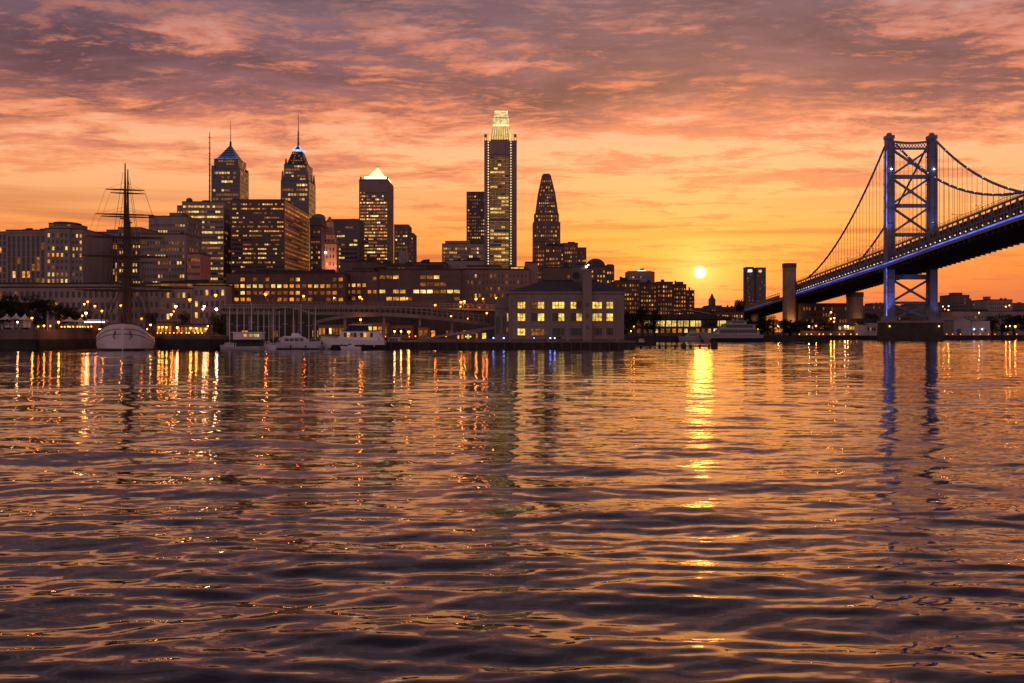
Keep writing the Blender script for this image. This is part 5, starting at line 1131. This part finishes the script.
        b = Bld('kiosk', lab, p0, p1, Y, 'kiosk', depth=5, wallmat=mat('kiosk_wall', (.30, .17, .10), .8, .2), zb=5.2 if p1 < 100 else (3.5 if p1 < 210 else GZ)); h = max(2.6, b.z(t))
        b.block(b.x(p0), b.x(p1), 0, 5, 0, h, fac(1, wins, .72, .55, .8, (m, 'warm', 'org'), .2, .02, .12, .9, .3), cap=.25, over=.5); b.done()
    # tents
    def tent(label, p0, p1, top, Y, n, group, zb=5.2):
        t = empty('tent', ((X(p0, Y) + X(p1, Y)) / 2, Y, zb), label, 'tent', group); w = X(p1, Y) - X(p0, Y); h = Z(top, Y) - zb; e = h * .62
        MB().raw([(-w / 2, 0, e), (w / 2, 0, e), (w / 2, w, e), (-w / 2, w, e), (-w * .14, w * .36, e + (h - e) * .55), (w * .14, w * .36, e + (h - e) * .55), (w * .14, w * .64, e + (h - e) * .55), (-w * .14, w * .64, e + (h - e) * .55), (0, w / 2, h)],
                 [(0, 1, 5, 4), (1, 2, 6, 5), (2, 3, 7, 6), (3, 0, 4, 7), (4, 5, 8), (5, 6, 8), (6, 7, 8), (7, 4, 8)]).build('canopy', canvas, t)
        for sx in (-1, 1):
            for yy in (.15, w - .15): MB().tube([(sx * (w / 2 - .12), yy, 0), (sx * (w / 2 - .12), yy, e)], .06, 5).build('leg', steel_dark, t)
        MB().box(-w / 2 + .05, w / 2 - .05, w - .05, w, .6, e).build('back_wall', canvas, t)
    tent('white peaked tent at the left end of the promenade row', -1, 10, 313.5, 312, 1, 'white tents on the promenade'); tent('white peaked tent in the middle of the promenade row', 9, 19, 312.6, 314, 1, 'white tents on the promenade'); tent('white peaked tent nearest the first orange promenade lamp', 18, 27.5, 313.5, 312, 1, 'white tents on the promenade')
    tent('broad low white tent between two lamps left of the ship', 61, 73, 316.5, 314, 1, 'white tents on the promenade'); tent('white tent right beside the brightest promenade lamp', 72.5, 84, 317.3, 312, 1, 'white tents on the promenade')
    a = empty('awning', (X(95, 310), 310, 5.2), 'bluish lit awning just left of the ship bow', 'awning'); MB().frustum((-3, 3, 0, 3), (-2.4, 2.4, .8, 2.6), 2.1, 2.9).build('canopy', white_paint, a); MB().box(-3, 3, -.08, -.02, 1.95, 2.25).build('light_strip', led_white, a)
    for sx in (-1, 1): MB().tube([(sx * 2.8, .2, 0), (sx * 2.8, .2, 2.1)], .06, 5).build('leg', steel_dark, a)
    # pavilion on the right
    Y = 540; b = Bld('pavilion', 'long low waterfront pavilion with dark overhanging roof and yellow lit glazing', 634, 732, Y, depth=22, wallmat=darkconc); x, z = b.x, b.z; W = b.wall
    b.face((x(634), 0, 0), (1, 0, 0), x(732) - x(634), z(327.2), fac(1, 16, .55, .6, .42, ('warm', 'org', 'pale'), .1, .02, .25, .98, .4)); W.box(x(634), x(732), .3, 22, 0, z(327.0)); W.box(x(634), x(732), 1.2, 22, z(327.0) + .02, z(318.2))
    for p0, p1, m in ((637, 642.5, 'dim'), (643.5, 653.6, 'yel'), (655, 665, 'yel'), (666.5, 676.5, 'yel'), (678, 689.2, 'yel'), (690.7, 701.5, 'yel'), (703.5, 716, 'dark'), (718, 726.5, 'yel')):
        w = b.part('window', MB().box(x(p0), x(p1), 1.05, 1.18, z(326.4), z(320.6)), WIN[m])
        fr = MB(); n = 4
        for i in range(n + 1): xx = x(p0) + (x(p1) - x(p0)) * i / n; fr.box(xx - .07, xx + .07, .92, 1.03, z(326.4), z(320.6))
        fr.build('mullion', steel_dark, w)
    rf = MB(); n = 14
    for i in range(n):
        t0, t1 = i / n, (i + 1) / n; hz = lambda t: z(317.5) + 1.6 * (1 - (2 * t - 1) ** 2); xa, xb = x(631) + (x(736) - x(631)) * t0, x(631) + (x(736) - x(631)) * t1
        rf.hexa([(xa, -3, z(319)), (xb, -3, z(319)), (xb, 25, z(319)), (xa, 25, z(319)), (xa, -3, hz(t0)), (xb, -3, hz(t1)), (xb, 25, hz(t1)), (xa, 25, hz(t0))])
    b.part('roof', rf, roofdark)
    for px in np.linspace(636, 730, 9): b.part('column', MB().tube([(x(px), -2.2, 0), (x(px), -2.2, z(319))], .2, 6), steel_dark)
    b.part('terrace_rail', MB().box(x(634), x(732), -2.9, -2.8, z(327.6), z(326.9)), steel_dark); b.done()
    c = empty('canopy', (X(680, 600), 600, GZ), 'pale curved roof rising behind the dark pavilion roof', 'canopy'); m = MB(); w = X(712, 600) - X(652, 600)
    prof = [(-w / 2 + w * i / 12, Z(314, 600) - GZ + 3.0 * math.sin(math.pi * i / 12) * (1 - .3 * i / 12)) for i in range(13)]
    for (a, za), (b2, zb_) in zip(prof[:-1], prof[1:]): m.beam((a, 6, za), (b2, 6, zb_), 14, .3)
    m.build('cover', mat('pale_metal_roof', (.42, .33, .30), .5, .2, .2), c); MB().box(-w * .42, w * .42, 1, 12, 0, Z(314.5, 600) - GZ).build('wall', darkconc, c)
    # jetty
    Y = 302; j = empty('jetty', (X(640, Y), Y, 0), 'low dark timber jetty on piles reaching into the sunlit water', 'jetty'); w = X(719, Y) - X(640, Y)
    MB().box(-3, w - 2.2, 0, 2.2, .50, .80).build('deck', wood, j)
    for i in range(10):
        xx = w * (.02 + i * .105) + (i * 7 % 3) * .25
        for yy in (.15, 2.05): MB().tube([(xx, yy, -1), (xx, yy, 1.0 + (i % 4 == 1) * .7)], .16, 6).build('pile', wood, j)
    MB().tube([(w - 1.1, 1, -1), (w - 1.1, 1, 1.9)], .95, 10).build('mooring_dolphin', wood, j); MB().tube([(w - 1.1, 1, 1.9), (w - 1.1, 1, 2.9)], .14, 6).build('post', wood, j); MB().tube([(w * .56, 1, -1), (w * .56, 1, 1.2)], .7, 10).build('mooring_dolphin', wood, j)
    # right bank sheds
    Y = 660; b = Bld('boathouse', 'white gabled warehouse on the right bank, its ridge facing the river', 954, 971, Y, 'warehouse', depth=24, wallmat=mat('white_boards', (.36, .35, .40), .7, .2, .3)); x, z = b.x, b.z
    b.face((x(954), 0, 0), (1, 0, 0), x(971) - x(954), z(320.5), None); b.wall.face([(x(954), 0, z(320.5)), (x(971), 0, z(320.5)), (x(963.5), 0, z(316.8))]); b.wall.box(x(954), x(971), .1, 24, 0, z(320.6))
    b.part('roof', MB().beam((x(953.5), 12, z(320.3)), (x(963.5), 12, z(316.5)), 25.5, .3).beam((x(963.5), 12, z(316.5)), (x(971.6), 12, z(320.3)), 25.5, .3), mat('tin_roof', (.22, .19, .19), .6, .25, .3)); b.part('door', MB().box(x(957), x(961), -.1, -.02, 0, 4), darkconc); b.done()
    b = Bld('boathouse', 'white flat roofed warehouse adjoining the gabled one on the right bank', 971.5, 990, Y, 'warehouse', depth=22, wallmat=MATS['white_boards']); x, z = b.x, b.z
    b.block(x(971.5), x(990), 0, 22, 0, z(321), fac(1, 3, .3, .3, 0, ('dim',), 0, .1, .05, .6, .2), cap=.3); 
    for px in (974, 982): b.part('wall_light', MB().ball((x(px), -.4, z(329.2)), .35), glow('cool_wall_light', (.55, .65, 1), 8, 0))
    b.done()
    b = Bld('boathouse', 'grey shed with dark roof on the bank left of the bridge pier', 856, 879, 652, 'warehouse', depth=18, wallmat=MATS['white_boards']); x, z = b.x, b.z
    b.block(x(856), x(867), 0, 18, 0, z(325), None, cap=.3); b.block(x(867.1), x(879), .5, 18, 0, z(323), fac(1, 5, .6, .5, .25, ('dim', 'warm'), .1, .05, .2, .8, .3), cap=.8); b.part('upper_roof', MB().box(x(858), x(881), 4, 18, z(325) + 1.3, z(318.3)), roofdark); b.done()
    b = Bld('shelter', 'low amber lit canopy building between street lamps under the bridge', 838, 856, 655, 'building', depth=10, wallmat=brownst); x, z = b.x, b.z; b.block(x(838), x(856), 0, 10, 0, z(324), fac(1, 6, .8, .45, .8, ('yel', 'org'), .2, .02, .35, .95, .3), cap=.35, over=.8); b.done()
    b = Bld('low_wall', 'long pale low wall with an amber strip of light along the bank left of the bridge', 800, 846, 648, 'wall', depth=1.2, wallmat=darkconc); x, z = b.x, b.z; b.block(x(800), x(846), 0, 1.2, 0, z(331.0), None, cap=.2); b.done()
    # cafe umbrellas on the pier
    for i, (px, lab) in enumerate(((452, 'closed grey cafe umbrella at the landward end of the pier row'), (457.5, 'grey cafe umbrella, second in the pier row'), (465, 'grey cafe umbrella in the middle of the pier row'), (473, 'grey cafe umbrella, next before the blue pier lights'), (546, 'grey cafe umbrella in front of the pier house left of its door'))):
        Y = 295.5; u = empty('cafe_umbrella', (X(px, Y), Y, 2.1), lab, 'umbrella', 'cafe umbrellas on the pier'); MB().tube([(0, 0, 0), (0, 0, 2.5)], .04, 5).build('pole', steel_dark, u); MB().lathe([(1.0, 1.75), (.5, 2.25), (.03, 2.55)], n=8).build('canopy', mat('grey_blue_canvas', (.25, .25, .34), .9, .2), u)
waterside()

# ================================================================== trees
def trees():
    leaf = mat('foliage', (.035, .035, .018), .9, .5, 6, spec=.1); bark = mat('bark', (.04, .03, .022), 1, .3, 4)
    protos = []
    for k in range(4):
        rg = random.Random(40 + k); r = empty('tree', (0, 0, 0), 'x', 'tree')
        t = MB(); t.tube([(0, 0, 0), (.01, .01, .18), (.0, .0, .45), (.02, 0, .7)], [.035, .026, .018, .006], 7)
        lobes = []
        for i in range(11):
            a = rg.random() * 6.28; h = rg.uniform(.22, .86); rr = rg.uniform(.05, .30) * (1.25 - h); c = Vector((rr * math.cos(a) * 1.3, rr * math.sin(a) * 1.3, h)); lobes.append((c, rg.uniform(.10, .20)))
            t.tube([(0, 0, min(.55, h * .55)), tuple(c * .6 + Vector((0, 0, h * .3))), tuple(c)], [.013, .008, .003], 5)
        t.build('trunk', bark, r); b = MB()
        for i in range(2300):
            c, s = rg.choice(lobes); d = Vector((rg.gauss(0, 1), rg.gauss(0, 1), rg.gauss(0, .75))).normalized() * s * rg.random() ** .4
            p = c + d; n = Vector((rg.gauss(0, 1), rg.gauss(0, 1), rg.gauss(0, 1))).normalized(); u = n.orthogonal().normalized(); w = n.cross(u); q = rg.uniform(.012, .026)
            b.face([p - u * q, p - w * q * .6, p + u * q, p + w * q * .6])
        b.build('crown', leaf, r); protos.append(r)
    G1, G2, G3, G4 = 'promenade trees left of the ship', 'trees behind the pier house', 'trees by the bridge pylon', 'trees on the right bank'
    L = [(-8, 296, 318, 34, 5.2, G1, 'dark round tree cut by the left edge of the view'), (8, 293, 322, 32, 5.2, G1, 'tallest dark tree behind the white tents'), (26, 294, 318, 32, 5.2, G1, 'broad dark tree above the first orange promenade lamp'), (44, 297, 322, 28, 5.2, G1, 'dark tree above the middle promenade lamps'), (58, 301, 318, 24, 5.2, G1, 'smaller dark tree beside the single orange lamp'), (70, 306, 324, 22, 5.2, G1, 'low dark tree behind the broad white tent'), (85, 309, 328, 18, 5.2, G1, 'lamplit low tree nearest the ship in the promenade row'),
         (152, 311, 330, 14, 3.5, 'small trees behind the quay stalls', 'small tree behind the orange kiosk right of the ship'), (184, 310, 335, 16, 3.5, 'small trees behind the quay stalls', 'small round tree behind the long orange stall'), (214, 311, 332, 15, GZ, 'small trees behind the quay stalls', 'small tree at the marina end of the quay stalls'), (222, 309, 350, 16, GZ, 'small trees behind the quay stalls', 'dark tree below the end of the elevated walkway'),
         (632, 309, 450, 20, GZ, G2, 'dark tree half hidden by the pier house'), (643, 304.5, 455, 26, GZ, G2, 'tallest dark tree right of the pier house'), (655, 308, 460, 18, GZ, G2, 'dark tree above the left end of the pavilion'), (628, 316, 440, 14, GZ, G2, 'low shrubby tree at the corner of the pier house'),
         (739, 297, 880, 16, GZ, 'tree clump under the sunset', 'high dark tree on the skyline left of the twin slab tower'), (748, 318, 640, 16, GZ, G3, 'dark tree in front of the twin slab tower'), (762, 316, 650, 18, GZ, G3, 'dark tree right above the white yacht stern'), (773, 314, 655, 17, GZ, G3, 'dark tree left of the stone pylon foot'), (784, 319, 648, 15, GZ, G3, 'low tree under the amber lit pylon foot'), (797, 319, 650, 16, GZ, G3, 'low tree just right of the stone pylon'), (808, 320, 660, 14, GZ, G3, 'small tree beside two street lamps under the bridge'), (790, 318.5, 668, 16, GZ, G3, 'dark tree behind the foot of the stone pylon'), (755, 320, 646, 15, GZ, G3, 'low bushy tree between the yacht and the slim approach pier'), (768, 321, 644, 14, GZ, G3, 'low bushy tree at the bank edge right of the yacht'), (801, 322, 652, 13, GZ, G3, 'low bushy tree left of two street lamps under the bridge'), (824, 318, 690, 16, GZ, G3, 'dark tree in the shade of the bridge deck'),
         (871, 312, 700, 14, GZ, G4, 'dark tree left of the blue lit tower leg'), (944, 318, 690, 14, GZ, G4, 'dark tree between bridge pier and white gabled warehouse'), (992, 315, 690, 18, GZ, G4, 'dark tree right behind the flat white warehouse'), (1002, 313.5, 695, 20, GZ, G4, 'broad dark tree above the three right bank lamps'), (1014, 313, 700, 20, GZ, G4, 'tallest dark tree on the right bank'), (1027, 312.5, 695, 22, GZ, G4, 'dark tree cut by the right edge of the view')]
    used = set()
    for i, (px, py, Y, w, zb, g, lab) in enumerate(L):
        k = i % 4; o = protos[k] if k not in used else copy_tree(protos[k]); used.add(k)
        h = Z(py, Y) - zb; o['label'] = lab; o['group'] = g; o.location = (X(px, Y), Y, zb); o.rotation_euler = (0, 0, i * 1.7); s = w / F * Y / .62 * (1.45 if g == G3 else 1.35 if g == G1 else 1.1); o.scale = (s, s, h / .98)
trees()

# ================================================================== lamps
def lamps():
    globe = {}
    def lamp(label, px, py, Y, m, r=.28, group=None, zb=GZ, arm=0.0):
        z = Z(py, Y); o = empty('street_lamp', (X(px, Y), Y, zb), label, 'street lamp', group)
        h = max(.8, z - zb); p = MB().tube([(arm, 0, 0), (arm, 0, h * .6), (arm, 0, h - r * .8)], [.10, .08, .06], 6).lathe([(.2, 0), (.18, .4), (.1, .5)], (arm, 0, 0), 8)
        if arm: p.tube([(arm, 0, h - r), (0, 0, h + r * .8)], .05, 5)
        p.build('pole', steel_dark, o)
        key = (m.name, r)
        if key not in globe: globe[key] = MB().ball((0, 0, 0), r, n=8, k=5).mesh('globe', m, True)
        g = bpy.data.objects.new('globe', globe[key]); COL.objects.link(g); g.parent = o; g.location = (0, 0, h)
        l = bpy.data.lights.new('lamp_light', 'POINT'); e = {'sodium_lamp_globe': (200, (1, .27, .035)), 'amber_red_lamp_globe': (160, (1, .20, .03)), 'blue_lamp_globe': (30, (.2, .3, 1))}.get(m.name, (160, (1, .46, .16)))
        l.energy = e[0] * (r / .28) ** 2; l.color = e[1]; l.shadow_soft_size = .25; lo = bpy.data.objects.new('lamp_light', l); COL.objects.link(lo); lo.parent = o; lo.location = (0, -.1, h - r - .25)
        MB().lathe([(r * .9, r * .55), (r * .4, r * 1.15), (.02, r * 1.25)], (0, 0, h), 8).build('cap', steel_dark, o)
    O_, A, Wt, Pk, B = lampO, lampR, lampW, lampP, lampB
    PG, QG, RG, BG, MG = 'lamps along the left promenade', 'lamps along the quay stalls', 'lamps on the roads above the marina', 'lamps on the right bank', 'lamps on the marina quay'
    for lab, px, py, Y, m, r, g, zb in (
        ('white lamp with a red glow below, nearest the left edge', 17.5, 322, 300, Pk, .24, PG, 5.2), ('orange lamp right of the three white tents', 32, 318, 303, O_, .30, PG, 5.2), ('first of three small low lamps between the tents, its globe dim orange', 38.2, 326.4, 302, A, .22, PG, 5.2), ('bright middle one of three small low lamps between the tents', 44, 325.6, 302, O_, .27, PG, 5.2), ('last of three small low lamps, next to a white flagpole', 50.3, 325.8, 303, A, .22, PG, 5.2),
        ('single strong orange lamp at the promenade edge', 58.6, 322, 298, O_, .32, PG, 5.2), ('brightest white orange lamp left of the ship', 86, 313, 304, Wt, .40, PG, 5.2), ('smaller lamp just left of the brightest one', 82.2, 315.6, 306, O_, .24, PG, 5.2), ('orange lamp high above the brightest promenade lamp', 87.8, 301.6, 330, O_, .30, PG, 5.2), ('lower of two high orange lamps above the brightest one', 84.3, 304, 330, O_, .27, PG, 5.2),
        ('tall narrow orange lamp halfway to the ship masts', 94.8, 306, 325, A, .32, PG, 5.2), ('orange lamp nearest the ship masts', 102, 310.8, 325, O_, .30, PG, 5.2), ('orange lamp glowing behind the ship, left of its masts', 120.8, 305.5, 330, O_, .28, PG, 5.2), ('faint orange lamp low behind the left rail of the ship', 109.5, 326.5, 305, A, .24, PG, 5.2),
        ('small lamp low behind the right side of the ship', 141.5, 318.5, 320, A, .24, QG, 3.5), ('white quay lamp closest to the ship on its right', 150.4, 324.8, 292, Wt, .30, QG, GZ), ('first of three lamps close together on the quay', 159, 327.2, 294, O_, .24, QG, 3.5), ('middle of three lamps close together on the quay', 162.3, 327, 295, O_, .25, QG, 3.5), ('last of three lamps close together on the quay', 166.4, 327.3, 294, O_, .26, QG, 3.5),
        ('single white lamp in the middle of the quay stalls', 177.3, 327.4, 294, Wt, .28, QG, 3.5), ('left one of a pair of amber quay lamps', 190.6, 328, 294, O_, .28, QG, 3.5), ('right one of a pair of amber quay lamps', 196.2, 328.2, 295, O_, .26, QG, 3.5), ('white quay lamp nearest the marina, lower one', 206, 328.8, 294, Wt, .26, QG, 3.5), ('yellowish quay lamp just above the one nearest the marina', 207.8, 326, 300, lampO, .22, QG, 3.5),
        ('tall pinkish white lamp rising above the orange kiosk', 175.8, 306.3, 318, Pk, .36, RG, 3.5), ('orange lamp below the tall pinkish white lamp', 171.2, 314.4, 322, O_, .34, RG, 3.5), ('small orange lamp between the ship and the tall pinkish lamp', 173.8, 311.2, 325, A, .22, RG, 3.5), ('big red orange road lamp in front of the pale terrace', 189.8, 299.6, 410, A, .52, RG, GZ), ('big orange road lamp at the corner of the pale terrace', 215.6, 295.1, 405, O_, .50, RG, GZ),
        ('upper pinkish lamp of a pair left of the marina', 204.2, 306.3, 330, Pk, .32, RG, GZ), ('lower lamp of a pair left of the marina', 203, 309, 332, Pk, .26, RG, GZ), ('cool white lamp by the end of the elevated walkway', 216.4, 309, 330, lampC, .32, RG, GZ), ('brightest red orange lamp in front of the brick warehouse', 265.6, 294, 415, A, .56, RG, GZ), ('red orange lamp in front of the brick warehouse, right of the brightest', 303.5, 296, 410, A, .42, RG, GZ),
        ('small pinkish lamp above the railing of the walkway', 334.2, 297.8, 400, Pk, .24, RG, GZ), ('orange lamp at the joint of the two brick warehouses', 359.8, 297, 405, O_, .42, RG, GZ), ('small red lamp touching the lamp at the warehouse joint', 362, 298.9, 406, A, .28, RG, GZ), ('small orange lamp below the white warehouse windows', 407, 298.4, 405, O_, .30, RG, GZ), ('orange lamp where the walkway starts to descend', 435.2, 305, 385, A, .36, RG, GZ),
        ('lowest lamp at the start of the lit ramp row', 461, 302, 395, O_, .40, RG, GZ), ('small lamp second in the lit ramp row', 464.4, 301.2, 398, O_, .32, RG, GZ), ('bright lamp in the middle of the lit ramp row', 476, 298.8, 395, O_, .40, RG, GZ), ('faint lamp right of the middle of the lit ramp row', 483, 298.7, 398, A, .30, RG, GZ), ('last bright lamp of the ramp row, nearest the pier house', 496.6, 298, 395, O_, .40, RG, GZ), ('faint lamp hanging below the start of the ramp row', 460.5, 306.5, 380, A, .26, RG, GZ),
        ('orange lamp under the walkway above the large motor yacht', 360.5, 319.6, 318, O_, .32, MG, GZ), ('left white lamp of two behind the grey launch', 394.5, 331.3, 306, Wt, .26, MG, GZ), ('right white lamp of two behind the grey launch', 401, 331.3, 306, Wt, .24, MG, GZ), ('bright orange lamp at the landward end of the pier', 408.8, 331.8, 304.5, O_, .36, MG, GZ), ('red orange lamp above the lit ramp, near the pier house', 486.8, 313, 330, A, .28, MG, GZ), ('orange lamp beneath the descending walkway', 451, 316, 330, A, .24, MG, GZ), ('small orange lamp beside the ramp railing', 468, 318.5, 330, O_, .22, MG, GZ),
        ('first blue ground light on the pier', 493.4, 338, 293.5, B, .20, 'blue lights on the pier', 2.1), ('second blue ground light on the pier, brighter', 503.8, 338.6, 293.5, B, .22, 'blue lights on the pier', 2.1), ('blue light left of the pier house door', 550.3, 338.2, 293.5, B, .22, 'blue lights on the pier', 2.1), ('blue light right beside the pier house door', 554.8, 338.4, 293.5, B, .20, 'blue lights on the pier', 2.1), ('faint blue light near the pier house corner', 534, 339.3, 293.5, B, .13, 'blue lights on the pier', 2.1),
        ('pinkish lamp between the yacht and the stone pylon', 778.4, 326.1, 646, Pk, .42, BG, GZ), ('left one of two bright lamps right of the stone pylon', 809, 326.3, 645, Wt, .50, BG, GZ), ('right one of two bright lamps right of the stone pylon', 816, 325.7, 645, O_, .46, BG, GZ), ('highest amber lamp under the bridge deck', 831, 312.2, 690, O_, .55, BG, GZ), ('left lower amber lamp in the cluster under the deck', 830.8, 318.6, 680, O_, .46, BG, GZ), ('right lower amber lamp in the cluster under the deck', 834.3, 318, 684, O_, .50, BG, GZ), ('lowest amber lamp of the cluster under the deck', 834, 321.6, 676, O_, .40, BG, GZ),
        ('left white lamp of a pair by the grey shed', 845, 326.2, 646, Wt, .52, BG, GZ), ('right white lamp of a pair by the grey shed', 847.8, 326.2, 646, Wt, .52, BG, GZ), ('amber lamp beyond the grey shed, left of the tower', 873.5, 317.4, 700, A, .44, BG, GZ),
        ('left upper lamp of four right of the bridge tower', 943, 306.4, 860, Wt, .42, BG, GZ), ('right upper lamp of four right of the bridge tower', 948.6, 306, 860, Wt, .44, BG, GZ), ('right lower orange lamp of four right of the bridge tower', 948.4, 310, 850, O_, .46, BG, GZ), ('left lower faint lamp of four right of the bridge tower', 944.8, 309.2, 850, A, .34, BG, GZ), ('lone white lamp above the flat white warehouse', 979, 312.6, 830, Wt, .46, BG, GZ), ('left of two lamps in front of the grey corner tower block', 1005.8, 306.6, 880, O_, .48, BG, GZ), ('right of two lamps in front of the grey corner tower block', 1009.4, 305.4, 880, O_, .46, BG, GZ),
        ('dim yellow lamp, first of three under the right bank trees', 1006, 326.4, 652, lampO, .30, BG, GZ), ('white lamp, middle of three under the right bank trees', 1009.8, 325.9, 652, Wt, .34, BG, GZ), ('big orange lamp, last of three under the right bank trees', 1015.2, 326.3, 650, O_, .60, BG, GZ),
        ('small white lamp on the quay right of the pier house', 631, 331, 440, Wt, .26, 'lamps by the pavilion', GZ), ('low amber lamp beside the small dark work boat', 634, 326.4, 450, O_, .26, 'lamps by the pavilion', GZ), ('amber lamp between the yacht masts and the trees', 758, 329.4, 535, O_, .34, 'lamps by the pavilion', GZ)):
        lamp(lab, px, py, Y, m, r, g, zb)
    # rows of small alike ground lights
    def bollards(lab, group, pts, m, r=.17):
        h = .75; o = empty('bollard_light', (0, 0, 0), lab, 'bollard light', group); MB().lathe([(.13, 0), (.13, h - r * .6)], n=8).build('post', steel_dark, o); MB().ball((0, 0, h), r, n=6, k=4).build('globe', m, o, smooth=True)
        for i, (px, Y, zb) in enumerate(pts): c = o if i == 0 else copy_tree(o); c.location = (X(px, Y), Y, zb)
    rr = random.Random(3)
    bollards('small amber bollard light among the stalls left of the ship', 'bollard lights left of the ship', [(62 + i * 2.9 + rr.uniform(-.9, .9), 296 + rr.uniform(0, 18), 5.2) for i in range(11)], lampO_b, .2)
    bollards('small amber bollard light on the quay of the orange stalls', 'bollard lights on the stall quay', [(157 + i * 4.1 + rr.uniform(-1, 1), 292 + rr.uniform(0, 10), 3.5) for i in range(12)], lampO_b)
    bollards('small amber bollard light on the dark ground under the elevated walkway', 'bollard lights under the walkway', [(386 + i * 5.6 + rr.uniform(-2, 2), 311 + rr.uniform(0, 34), GZ + .01) for i in range(19)], lampO_b)
    bollards('small amber bollard light along the bank under the bridge', 'bollard lights on the bridge bank', [(800 + i * 6.3 + rr.uniform(-2, 2), 645 + rr.uniform(0, 2), GZ + .01) for i in range(10)], lampO_b, .26)
    bollards('tiny amber bollard light along the edge of the right bank', 'bollard lights on the right bank', [(944 + i * 9 + rr.uniform(-3, 3), 646 + rr.uniform(0, 4), GZ + .01) for i in range(9)], lampO_b, .2)
    # flagpole and the tall light mast by the marina
    f = empty('flagpole', (X(47.8, 300), 300, 5.2), 'plain white flagpole between the small promenade lamps', 'flagpole'); MB().tube([(0, 0, 0), (0, 0, Z(312, 300) - 5.2)], [.08, .04], 6).build('pole', white_paint, f); MB().ball((0, 0, Z(312, 300) - 5.2), .12).build('finial', white_paint, f)
lampO_b = glow('amber_bollard_globe', (1.0, .24, .02), 9.0, 0, sample=True)
lampC = glow('cool_white_lamp_globe', (.62, .72, 1.0), 70.0, 0, sample=True)
lamps()
